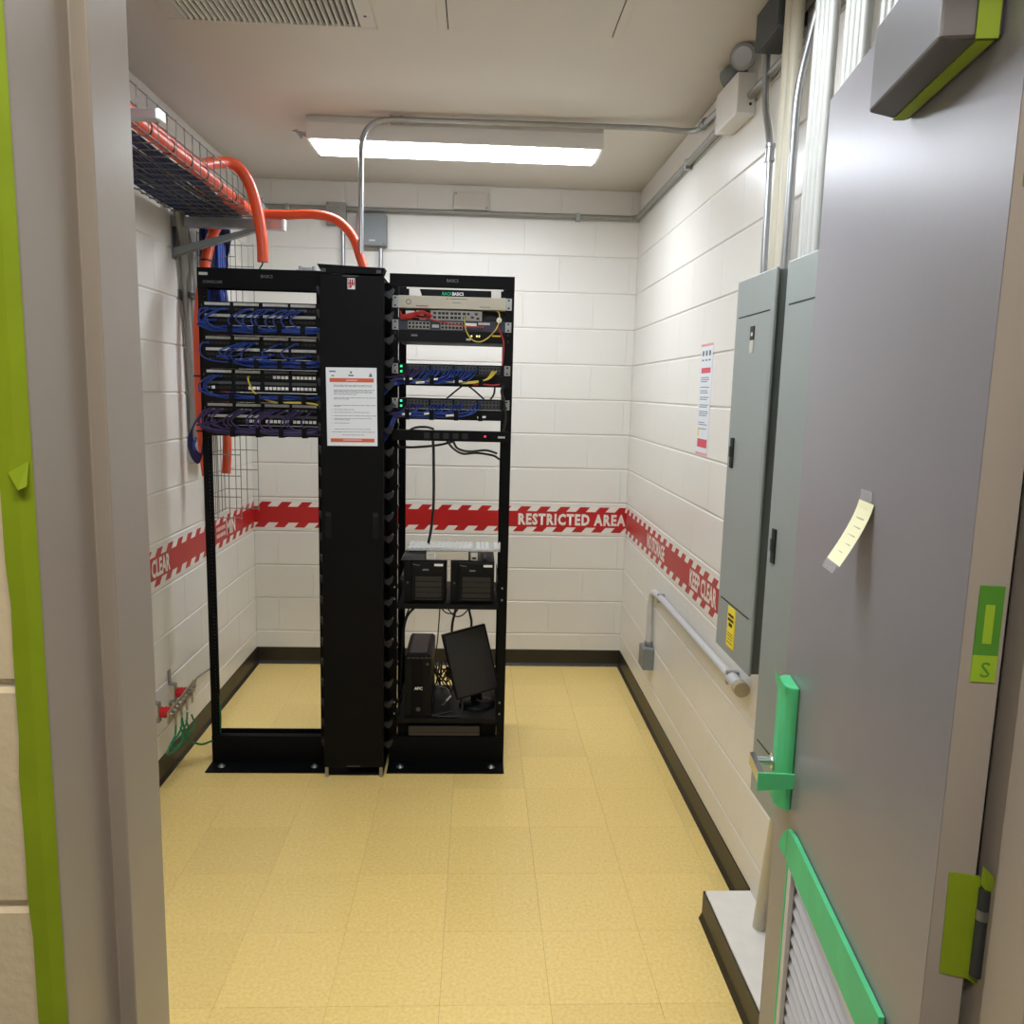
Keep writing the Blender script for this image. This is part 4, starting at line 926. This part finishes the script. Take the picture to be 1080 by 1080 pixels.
# shelves
def shelf(label, z, lip, yf, yb, hside):
    t = thing('rack_shelf', label, 'shelf', (-0.11, YR, z-lip), 'rack shelves')
    m = MB(); m.box(EX0+0.002, EX1-0.002, yf, yb, z-0.003, z); m.box(EX0+0.002, EX1-0.002, yf, yf+0.002, z-lip, z-0.003); m.build('tray', 'rack_black2', t)
    for xa, xb in ((EX0+0.002, EX0+0.005), (EX1-0.005, EX1-0.002)):
        MB().prism([(yf+0.02, z), (yf+0.05, z+hside), (yb, z+hside), (yb, z)], xa, xb, 'x').build('side_plate', 'rack_black', t)
    for xa in (RR0+0.023, RR0+RW-0.023):
        for zz in (z+0.012, z+0.065): MB().cyl((xa, YR-0.0004, zz), (xa, YR-0.006, zz), 0.004, 8).build('screw', 'galv', t)
    return t
shelf('upper rack shelf carrying two small black servers', 0.747, 0.02, YR-0.045, YR2-0.002, 0.09)
shelf('lower rack shelf carrying the battery backup and monitor', 0.222, 0.02, YR-0.03, YR2-0.002, 0.04)
# two small tower servers
def tower(label, x0, x1, z0, z1, yf, yb):
    t = thing('tower_server', label, 'server', ((x0+x1)/2, (yf+yb)/2, z0), 'small tower servers')
    B(x0, x1, yf, yb, z0, z1).build('case', 'device_black', t, bevel=0.003)
    bz = B(x0+0.036, x1-0.003, yf-0.012, yf-0.0004, z0+0.012, z1-0.004).build('front_bezel', 'rack_black2', t, bevel=0.004)
    for k in range(4):
        zz = z0+0.028+k*0.024
        B(x0+0.052, x1-0.016, yf-0.0155, yf-0.0124, zz, zz+0.0205).build('drive_bay', 'bay_grey', t, bevel=0.001)
    B(x0+0.05, x1-0.014, yf-0.0150, yf-0.0124, z0+0.0185, z0+0.0205).build('bay_trim', 'device_grey', t)
    B(x1-0.048, x1-0.010, yf-0.0132, yf-0.0124, z1-0.022, z1-0.012).build('label_strip', 'white_plastic', t)
    B(x0+0.082, x0+0.108, yf-0.0132, yf-0.0124, z1-0.042, z1-0.035).build('maker_badge', 'text_grey', t)
    MB().cyl((x0+0.017, yf-0.0004, z0+0.09), (x0+0.017, yf-0.003, z0+0.09), 0.005, 10).build('power_button', 'device_grey', t)
    MB().tube([(x0+0.04, yf-0.0128, z1-0.014), (x0+0.055, yf-0.0128, z1-0.018), (x0+0.07, yf-0.0128, z1-0.019)], 0.0012, 5).build('bezel_line', 'text_grey', t)
    return t
tower('left of the two small black tower servers on the upper rack shelf', -0.306, -0.126, 0.7475, 0.936, YR-0.02, YR+0.20)
tower('right of the two small black tower servers on the upper rack shelf', -0.104, 0.086, 0.7475, 0.934, YR-0.02, YR+0.20)
# things on top of the servers
bs = thing('desktop_switch', 'small beige network box on top of the black servers', 'network device', (-0.12, YR+0.05, 0.9365))
B(-0.21, -0.028, YR-0.012, YR+0.11, 0.9367, 0.972).build('case', 'beige', bs, bevel=0.002)
B(-0.206, -0.170, YR-0.0132, YR-0.0124, 0.942, 0.966).build('label_strip', 'white_plastic', bs)
bk = MB()
for z in (0.946, 0.951, 0.957, 0.961): bk.box(-0.203, -0.174, YR-0.0138, YR-0.0133, z, z+0.002)
bk.build('print', 'print_dark', bs, kind='stuff')
ex = thing('drive_enclosure', 'thin black box on top of the left tower server', 'box', (-0.27, YR+0.05, 0.9365))
MB().prism([(-0.318, 0.9367), (-0.212, 0.9367), (-0.212, 0.962), (-0.303, 0.962)], YR-0.03, YR+0.10, 'y').build('case', 'device_grey', ex, bevel=0.003)
mo = thing('computer_mouse', 'dark computer mouse under the keyboard on the right server', 'mouse', (0.045, YR, 0.9345))
mm = MB().tube([(0.045, YR-0.02, 0.950), (0.045, YR-0.012, 0.952), (0.045, YR+0.02, 0.953), (0.045, YR+0.045, 0.951), (0.045, YR+0.052, 0.950)], [0.006, 0.014, 0.0165, 0.014, 0.006], 12); mm.build('body', 'ups_top', mo)
B(0.0442, 0.0458, YR-0.0165, YR+0.006, 0.9655, 0.9685).build('scroll_wheel', 'device_black', mo)
ad = thing('power_adapter', 'small pale adapter between the beige box and the mouse', 'adapter', (0.0, YR, 0.9345))
B(-0.018, 0.012, YR-0.006, YR+0.045, 0.9346, 0.968).build('body', 'beige', ad, bevel=0.003); B(-0.012, 0.006, YR-0.0085, YR-0.0064, 0.942, 0.950).build('socket', 'print_black', ad)
kb = thing('keyboard', 'white computer keyboard lying on top of the two servers', 'keyboard', (-0.09, YR+0.05, 0.9725))
MB().prism([(YR+0.005, 0.9725), (YR+0.120, 0.9725), (YR+0.120, 0.990), (YR+0.005, 0.984)], -0.296, 0.124, 'x').build('base', 'strip_grey', kb, bevel=0.003)
kmesh = plain_mesh(MB().raw([(-0.0085, -0.008, 0), (0.0085, -0.008, 0), (0.0085, 0.008, 0), (-0.0085, 0.008, 0), (-0.0065, -0.006, 0.006), (0.0065, -0.006, 0.006), (0.0065, 0.006, 0.006), (-0.0065, 0.006, 0.006)],
                            [(4, 5, 6, 7), (0, 1, 5, 4), (1, 2, 6, 5), (2, 3, 7, 6), (3, 0, 4, 7)]), 'white_plastic')
for r_ in range(6):
    for c_ in range(21):
        if c_ in (14, 18) : continue
        if r_ == 0 and 3 < c_ < 9: continue
        inst('key', kmesh, kb, (-0.284+c_*0.0198+(0.004*(r_ % 3) if c_ < 14 else 0), YR+0.018+r_*0.0178, 0.9846+0.005*(r_/5)))
B(-0.284+4*0.0198-0.008, -0.284+8*0.0198+0.008, YR+0.011, YR+0.026, 0.9850, 0.9905).build('space_bar', 'white_plastic', kb)
# battery backup
up = thing('battery_backup', 'black upright battery backup tower on the lower rack shelf', 'battery backup', (-0.245, YR+0.1, 0.2225))
UX0, UX1, UY0, UY1, UZ = -0.301, -0.182, YR-0.015, YR+0.30, 0.512
MB().prism([(UX0, 0.2225), (UX1, 0.2225), (UX1, UZ-0.012), (UX1-0.01, UZ), (UX0+0.01, UZ), (UX0, UZ-0.012)], UY0, UY1, 'y').build('case', 'device_black', up, bevel=0.003)
B(UX0+0.030, UX1-0.040, UY0-0.006, UY0-0.0004, 0.240, 0.49).build('front_panel', 'rack_black', up, bevel=0.003)
B(UX0+0.022, UX1-0.022, UY0+0.02, UY1-0.02, UZ+0.0003, UZ+0.003).build('top_panel', 'ups_top', up, bevel=0.001)
lettering('APC', (UX0+0.044, UY0-0.0064, 0.352), (1, 0, 0), (0, 0, 1), 0.0125, 'text_white', up, width=0.036, bold=0.03)
MB().cyl((UX1-0.018, UY0-0.0004, 0.468), (UX1-0.018, UY0-0.002, 0.468), 0.006, 12).build('power_button', 'device_grey', up)
for k in range(6): B(UX0+0.012+k*0.019, UX0+0.026+k*0.019, UY0-0.0016, UY0-0.0004, 0.494, 0.498).build('vent_slot', 'device_grey', up)
MB().cyl((UX0+0.062, UY0-0.0064, 0.262), (UX0+0.062, UY0-0.008, 0.262), 0.010, 12).build('emblem', 'device_grey', up)
# tilted monitor
mn = thing('monitor', 'small black monitor leaning on its stand on the lower rack shelf', 'monitor', (0.0, YR+0.16, 0.2225))
mc = Vector((-0.008, YR+0.06, 0.455)); rot = Matrix.Rotation(math.radians(-14), 3, 'Y') @ Matrix.Rotation(math.radians(-9), 3, 'X') @ Matrix.Rotation(math.radians(16), 3, 'Z')
def MT(p): return mc + rot @ p
MB(T=MT).box(-0.102, 0.102, 0.0, 0.032, -0.150, 0.150).build('screen_case', 'device_black', mn, bevel=0.003)
MB(T=MT).box(-0.094, 0.094, -0.0012, -0.0003, -0.142, 0.142).build('screen', 'monitor_screen', mn)
MB().tube([(0.02, YR+0.14, 0.2226), (0.02, YR+0.14, 0.231), (0.02, YR+0.14, 0.240)], [0.084, 0.084, 0.02], 28).build('stand_base', 'device_black', mn)
q = MT(Vector((0.0, 0.033, -0.07)))
MB().tube([(0.02, YR+0.14, 0.235), (0.015, YR+0.14, 0.33), tuple(q)], [0.030, 0.026, 0.022], 10).build('stand_neck', 'device_black', mn)
# device under the lower shelf
ud = thing('flat_box', 'flat dark box lying in the base of the right rack', 'box', (-0.13, YR+0.1, 0.1245))
B(-0.285, 0.035, YR+0.004, YR+0.0276, 0.1250, 0.172).build('case', 'ups_top', ud, bevel=0.004)
B(EX0, EX1, YR+0.028, YR+0.032, 0.1245, 0.199).build('dark_backing', 'rack_black', ud)  # black sheet added behind the box to darken the gap under the shelf
B(-0.283, 0.033, YR+0.0026, YR+0.0037, 0.142, 0.144).build('seam', 'mesh_dark', ud)
# loose black cables of the right rack
bc = thing('cord_bundle', 'black power cords hanging through the right rack', 'cables', (-0.1, YR+0.1, 0.6))
def bcab(pts, r=0.0045): cable(cr(pts, 6), r, 'cable_black', bc, 8)
bcab([(-0.185, YR-0.03, 1.452), (-0.182, YR-0.03, 1.40), (-0.180, YR-0.02, 1.20), (-0.190, YR+0.02, 1.08), (-0.205, YR+0.06, 1.0)], 0.006)
bcab([(-0.10, YR-0.04, 1.452), (-0.16, YR-0.02, 1.435), (-0.26, YR+0.0, 1.422), (-0.345, YR+0.02, 1.42)], 0.005)
bcab([(-0.125, YR-0.03, 1.452), (-0.10, YR+0.0, 1.42), (-0.06, YR+0.05, 1.395), (0.0, YR+0.1, 1.395), (0.07, YR+0.12, 1.385), (0.10, YR+0.1, 1.37)], 0.005)
bcab([(-0.10, YR-0.03, 1.452), (-0.08, YR+0.0, 1.42), (-0.03, YR+0.05, 1.405), (0.04, YR+0.1, 1.408), (0.09, YR+0.1, 1.395)], 0.005)
bcab([(-0.31, YR+0.02, 1.47), (-0.27, YR+0.0, 1.502), (-0.22, YR+0.01, 1.508), (-0.185, YR+0.02, 1.50)], 0.005)
bcab([(-0.17, YR+0.18, 1.60), (-0.10, YR+0.15, 1.66), (-0.05, YR+0.15, 1.70)], 0.004); bcab([(-0.08, YR+0.15, 1.71), (-0.02, YR+0.15, 1.67), (0.05, YR+0.2, 1.61)], 0.004); bcab([(0.04, YR+0.15, 1.61), (0.07, YR+0.15, 1.65), (0.075, YR+0.15, 1.70)], 0.004)
bcab([(0.112, YR-0.008, 1.69), (0.10, YR-0.01, 1.665), (0.112, YR-0.01, 1.62), (0.118, YR-0.01, 1.55), (0.112, YR-0.008, 1.50)], 0.006)
bcab([(-0.215, YR+0.205, 0.80), (-0.24, YR+0.22, 0.70), (-0.31, YR+0.2, 0.62), (-0.325, YR+0.15, 0.50), (-0.330, YR+0.1, 0.30)], 0.006)
bcab([(-0.285, YR+0.22, 0.76), (-0.295, YR+0.2, 0.68), (-0.315, YR+0.18, 0.62)], 0.0035)
bcab([(-0.165, YR+0.22, 0.76), (-0.165, YR+0.2, 0.70), (-0.13, YR+0.16, 0.655), (-0.08, YR+0.16, 0.66), (-0.06, YR+0.2, 0.72), (-0.065, YR+0.22, 0.77)], 0.003)
bcab([(-0.155, YR+0.22, 0.76), (-0.16, YR+0.24, 0.64), (-0.17, YR+0.3, 0.50), (-0.18, YR+0.33, 0.35), (-0.15, YR+0.3, 0.24)], 0.003)
bcab([(-0.082, YR+0.22, 0.76), (-0.085, YR+0.22, 0.66), (-0.10, YR+0.2, 0.58), (-0.10, YR+0.25, 0.45)], 0.006)
bcab([(-0.03, YR+0.22, 0.76), (-0.022, YR+0.2, 0.66), (-0.01, YR+0.18, 0.6), (-0.02, YR+0.2, 0.5)], 0.0055)
bcab([(0.01, YR+0.22, 0.77), (-0.01, YR+0.2, 0.69), (-0.05, YR+0.16, 0.645), (-0.09, YR+0.16, 0.64), (-0.13, YR+0.18, 0.68)], 0.003)
random.seed(5)
for k in range(12):
    x = -0.17+R(0, 0.07)
    bcab([(x, YR+0.2+R(-.05, .1), 0.24+R(0, .05)), (x+R(-.04, .05), YR+0.22, 0.32+R(-.04, .04)), (x+R(-.05, .05), YR+0.24, 0.36+R(-.04, .04)), (x+R(-.06, .06), YR+0.26, 0.27+R(-.02, .05))], 0.0032)
bcab([(-0.09, YR+0.02, 0.234), (-0.16, YR+0.0, 0.229), (-0.18, YR-0.01, 0.229), (-0.12, YR-0.02, 0.228), (-0.06, YR-0.015, 0.23), (-0.045, YR+0.01, 0.25), (-0.05, YR+0.05, 0.29)], 0.0045)
bcab([(0.10, YR+0.0, 0.30), (0.06, YR+0.03, 0.275), (0.02, YR+0.05, 0.28)], 0.004)
wt = thing('adapter_plug', 'white tipped cable end lying on the lower rack shelf', 'cables', (-0.12, YR+0.05, 0.225))
MB().tube([(-0.118, YR+0.08, 0.262), (-0.098, YR+0.08, 0.285)], 0.004, 8).build('tip', 'white_plastic', wt)
MB().tube(cr([(-0.098, YR+0.08, 0.285), (-0.115, YR+0.1, 0.31), (-0.15, YR+0.12, 0.315), (-0.165, YR+0.12, 0.33)], 5), 0.0025, 6).build('cord', 'cable_grey', wt)
MB().tube(cr([(-0.118, YR+0.08, 0.262), (-0.13, YR+0.09, 0.24), (-0.14, YR+0.12, 0.228)], 5), 0.0025, 6).build('cord', 'cable_grey', wt)

# ------------------------------------------------------------------ cable tray on the left wall
TX0, TX1, TZ0, TZ1, TY0, TY1 = -1.272, -0.962, 2.372, 2.478, 1.15, 3.775
tray = thing('cable_tray', 'steel wire basket cable tray high along the left wall', 'cable tray', ((TX0+TX1)/2, TY1, TZ0))
w = MB(); r = 0.0024
n = 3
for i in range(n+1): w.tube([(TX0+(TX1-TX0)*i/n, TY0, TZ0), (TX0+(TX1-TX0)*i/n, TY1, TZ0)], r, 5)
for x in (TX0, TX1):
    for z in (TZ0+0.052, TZ1): w.tube([(x, TY0, z), (x, TY1, z)], r, 5)
y = TY0+0.02
while y < TY1:
    w.tube([(TX0-0.004, y, TZ1), (TX0-0.004, y, TZ0-0.004), (TX1+0.004, y, TZ0-0.004), (TX1+0.004, y, TZ1)], r, 5); y += 0.0735
w.build('wire_mesh', 'tray_wire', tray, kind='stuff')
# cables lying in the tray
tc = thing('cable_bundle', 'dark blue cables filling the wire basket tray', 'cables', (-1.12, 2.5, TZ0))
random.seed(21)
for k in range(26):
    x0 = TX0+0.012+(k % 13)*0.0195; z = TZ0+0.008+(0.010 if k >= 13 else 0)
    pts = [(x0+R(-.01, .01), TY0+0.02+(TY1-0.12-TY0)*i/9, z+R(-.001, .004)) for i in range(10)]
    pts += [(x0+(-1.22-x0)*0.5, TY1-0.06, z), (-1.19+0.05*R(-1, 1), TY1+0.08, z-0.02), (-1.235+R(-.03, .05), TY1+0.20, z-0.12), (-1.25+R(-.02, .06), TY1+0.23, 2.16)]
    cable(cr(pts, 3), 0.0062, 'cable_navy', tc, 5)
# corrugated orange duct runs
def duct(label, pts, r=0.019, ties=()):
    t = thing('orange_duct', label, 'duct', pts[0], 'orange fibre ducts')
    p = cr(pts, 8); rr = []
    MB().tube(p, r, 14).build('tube', 'orange_duct', t)
    for c, d in ties:
        c = Vector(c); d = Vector(d).normalized(); MB().cyl(c-d*0.004, c+d*0.004, r+0.0022, 14).build('cable_tie', 'cable_black', t)
    return t
duct('orange duct along the outer edge of the wire tray', [(-0.988, TY0+0.02, 2.402), (-0.988, 2.0, 2.403), (-0.988, 2.8, 2.402), (-0.988, 3.5, 2.402), (-0.985, 3.70, 2.402)], 0.0225,
     [((-0.988, yy, 2.4025), (0, 1, 0)) for yy in (2.1, 2.32, 2.54, 2.72, 2.88, 3.04, 3.2, 3.38)])
duct('orange duct arching up out of the tray and down over the patch rack', [(-1.020, TY0+0.02, 2.440), (-1.020, 2.2, 2.442), (-1.022, 2.8, 2.444), (-1.045, 3.15, 2.462), (-1.035, 3.36, 2.522), (-0.985, 3.44, 2.535), (-0.942, 3.47, 2.475), (-0.912, 3.478, 2.37), (-0.896, 3.478, 2.26), (-0.894, 3.478, 2.168)], 0.0225)
tag(MB().tube(cr([(-0.894, 3.478, 2.19), (-0.896, 3.478, 2.162), (-0.908, 3.475, 2.140)], 5), 0.003, 6).build('pull_cord', 'cable_black'), 'thin black cable out of the arching orange duct', 'cable')
duct('orange duct curving from the tray end down into the cable manager', [(-1.03, 3.40, 2.404), (-1.025, 3.62, 2.404), (-0.95, 3.70, 2.404), (-0.85, 3.69, 2.400), (-0.72, 3.66, 2.400), (-0.62, 3.63, 2.375), (-0.55, 3.61, 2.31), (-0.512, 3.585, 2.22), (-0.478, 3.57, 2.1146)], 0.0195)
duct('orange duct dropping from the tray down behind the patch rack', [(-1.10, 3.35, 2.415), (-1.10, 3.62, 2.412), (-1.12, 3.74, 2.400), (-1.178, 3.755, 2.33), (-1.200, 3.71, 2.2), (-1.222, 3.66, 1.95), (-1.226, 3.65, 1.7), (-1.222, 3.65, 1.45), (-1.205, 3.65, 1.26)], 0.0225,
     [((-1.200, 3.71, 2.2), (0, 0.1, 1)), ((-1.226, 3.65, 1.70), (0, 0, 1)), ((-1.222, 3.65, 1.46), (0, 0, 1))])
duct('second orange duct rising behind the left post of the patch rack', [(-1.222, 3.99, 2.10), (-1.218, 3.97, 2.0), (-1.212, 3.96, 1.7), (-1.205, 3.955, 1.4), (-1.212, 3.95, 1.24)], 0.021)
# strut brackets
def bracket(label, y, h=0.041):
    t = thing('wall_bracket', label, 'bracket', (XL, y, 2.2), 'strut wall brackets')
    z1 = TZ0-0.0085
    ar = MB(); ar.box(XL+0.006, -0.842, y-0.0205, y+0.0205, z1-h, z1-0.003); ar.box(XL+0.006, -0.842, y-0.0205, y-0.010, z1-0.003, z1); ar.box(XL+0.006, -0.842, y+0.010, y+0.0205, z1-0.003, z1)
    ar.build('arm', 'galv', t, bevel=0.002)
    B(-0.8416, -0.832, y-0.022, y+0.022, z1-h-0.002, z1+0.002).build('end_cap', 'white_plastic', t, bevel=0.002)
    B(XL+0.0004, XL+0.0056, y-0.0205, y+0.0205, 2.19, z1+0.02).build('wall_plate', 'galv', t)
    MB(T=lambda p: Vector((p.x, y+p.y, p.z))).prism([(XL+0.006, 2.20), (XL+0.006, 2.235), (-0.985, z1-h-0.0005), (-0.925, z1-h-0.0005)], -0.018, 0.018, 'y').build('brace', 'grey_box', t, bevel=0.002)
    return t
bracket('grey strut bracket under the far end of the wire tray', 3.62)
bracket('strut bracket under the wire tray close to the doorway', 2.262, 0.022)
cl_ = thing('tray_clamp', 'steel tray splice clamp at the far end of the wire tray', 'clamp', (TX1+0.01, 3.70, 2.33))
cm = MB(); cm.box(TX1+0.007, TX1+0.011, 3.66, 3.76, 2.352, 2.452); cm.cyl((TX1+0.011, 3.70, 2.395), (TX1+0.026, 3.70, 2.395), 0.007, 6); cm.cyl((TX1+0.011, 3.735, 2.43), (TX1+0.026, 3.735, 2.43), 0.007, 6); cm.build('plate', 'galv', cl_)
# vertical wire tray behind the left rack
vt = thing('cable_tray', 'upright wire basket tray on the left wall behind the patch rack', 'cable tray', (-1.22, 4.05, 1.02))
w = MB(); VX0, VX1, VY0, VY1, VZ0, VZ1 = -1.300, -1.128, 3.900, 4.205, 1.02, 2.36
for i in range(7): w.tube([(VX0, VY0+(VY1-VY0)*i/6, VZ0), (VX0, VY0+(VY1-VY0)*i/6, VZ1)], r, 5)
for yy in (VY0, VY1):
    for xx in (VX0+0.058, VX0+0.115, VX1): w.tube([(xx, yy, VZ0), (xx, yy, VZ1)], r, 5)
z = VZ0+0.01
while z < VZ1: w.tube([(VX1, VY0-0.004, z), (VX0+0.003, VY0-0.004, z), (VX0+0.003, VY1+0.004, z), (VX1, VY1+0.004, z)], r, 5); z += 0.1016
w.build('wire_mesh', 'galv_dull', vt, kind='stuff')
vb = thing('cable_bundle', 'blue cables running down the upright wire tray', 'cables', (-1.22, 4.05, 1.45))
for k in range(16):
    x = -1.262+0.024*(k % 4); y = 3.84+0.03*(k//4)
    cable(cr([(x+R(-.006, .006), y, 2.42), (x+R(-.006, .006), y, 2.1), (x-0.006, y+0.12, 1.9), (x-0.01, y+0.16, 1.5), (x-0.01, y+0.16, 1.42)], 3), 0.008, 'cable_blue' if k % 2 else 'cable_navy', vb, 6)
# grey conduits that sweep down the left wall
for k, (dy, lb) in enumerate([(0.0, 'nearest of three grey conduits sweeping down the left wall'), (0.055, 'middle of three grey conduits sweeping down the left wall'), (0.11, 'farthest of three grey conduits sweeping down the left wall')]):
    t = thing('steel_conduit', lb, 'conduit', (XL+0.03, 3.7+dy, 1.36), 'grey conduits on the left wall')
    MB().tube(cr([(XL+0.050, 3.42+dy*0.4, 2.56-dy), (XL+0.045, 3.54+dy*0.6, 2.42-dy*0.5), (XL+0.030, 3.655+dy*0.8, 2.22), (XL+0.022, 3.70+dy, 1.98), (XL+0.022, 3.725+dy*0.75, 1.65), (XL+0.022, 3.73+dy*0.6, 1.40)], 6), 0.0165, 12).build('pipe', 'galv_dull', t)
st_ = thing('strut_channel', 'grey strut channel clamping the conduits to the left wall', 'strut', (XL+0.02, 3.77, 2.05))
B(XL+0.0004, XL+0.0035, 3.655, 3.90, 2.03, 2.07).build('channel', 'galv', st_); B(XL+0.042, XL+0.048, 3.665, 3.88, 2.038, 2.062).build('strap', 'dark_steel', st_)
ew = thing('conduit_box', 'small pale box where the grey conduits end on the left wall', 'electrical box', (XL+0.04, 3.77, 1.30))
B(XL+0.0004, XL+0.055, 3.70, 3.84, 1.31, 1.399).build('body', 'strip_grey', ew, bevel=0.003); B(XL+0.0554, XL+0.058, 3.703, 3.837, 1.313, 1.396).build('cover', 'galv_dull', ew)

# ------------------------------------------------------------------ grounding bar on the left wall
gb = thing('ground_bar', 'copper ground bar on red insulators low on the left wall', 'ground bar', (XL+0.06, 3.30, 0.24))
for y in (3.205, 3.385):
    z0 = 0.330 if y < 3.3 else 0.345
    bk = MB(); 
    pr = [(0.0004, 0.10), (0.005, 0.10), (0.005, 0.045), (0.030, 0.040), (0.030, -0.040), (0.005, -0.045), (0.005, -0.10), (0.0004, -0.10), (0.0004, -0.040), (0.025, -0.035), (0.025, 0.035), (0.0004, 0.040)]
    bk.prism([(XL+x, z0+z) for x, z in pr], y-0.013, y+0.013, 'y'); bk.build('standoff', 'galv_dull', gb)
    MB().tube([(XL+0.0304, y, z0), (XL+0.036, y, z0), (XL+0.044, y, z0), (XL+0.052, y, z0), (XL+0.060, y, z0), (XL+0.068, y, z0), (XL+0.078, y, z0)], [0.017, 0.023, 0.021, 0.0245, 0.021, 0.0245, 0.018], 16).build('insulator', 'insulator_red', gb)
MB(T=lambda p: Vector((XL+0.0785+p.y, p.x, 0.3375+p.z+(p.x-3.295)*0.083))).box(3.15, 3.46, 0, 0.0065, -0.025, 0.025).build('bar', 'copper_tin', gb)
for i in range(9):
    y = 3.175+i*0.033; z = 0.3375+(y-3.295)*0.083
    MB().tube([(XL+0.0852, y, z+0.008), (XL+0.089, y, z+0.008), (XL+0.0891, y, z+0.008), (XL+0.096, y, z+0.008)], [0.009, 0.009, 0.005, 0.005], 6).build('bolt', 'galv', gb)
    if i % 2: MB().box(XL+0.087, XL+0.0925, y-0.007, y+0.007, z-0.055, z+0.004).build('lug', 'copper_tin', gb)
gw = thing('ground_wires', 'green ground wires looping from the ground bar to the rack', 'cables', (XL+0.09, 3.3, 0.15))
for k, (y, amp) in enumerate([(3.208, 0.07), (3.274, 0.09), (3.34, 0.05)]):
    cable(cr([(XL+0.09, y, 0.275), (XL+0.092, y-0.02, 0.235), (XL+0.085, y-amp, 0.205), (XL+0.085, y-amp-0.01, 0.185), (XL+0.095, y+0.0, 0.175), (XL+0.100, y+0.05, 0.20), (XL+0.097, y+0.03, 0.25)], 6), 0.0042, 'cable_green', gw, 8)
cable(cr([(XL+0.09, 3.274, 0.28), (XL+0.098, 3.275, 0.235), (XL+0.110, 3.30, 0.17), (XL+0.135, 3.36, 0.12), (XL+0.158, 3.44, 0.10)], 6), 0.0045, 'cable_green', gw, 8)
cable(cr([(RL0+0.03, YR+0.02, 0.13), (RL0+0.034, YR+0.02, 0.2), (RL0+0.031, YR+0.02, 0.27), (RL0+0.026, YR+0.018, 0.32)], 5), 0.0035, 'cable_green', gw, 8)
cable(cr([(XL+0.09, 3.44, 0.350), (XL+0.06, 3.53, 0.335), (XL+0.03, 3.64, 0.315), (XL+0.014, 3.78, 0.29), (XL+0.012, 4.0, 0.26)], 5), 0.0045, 'cable_grey', gw, 8)
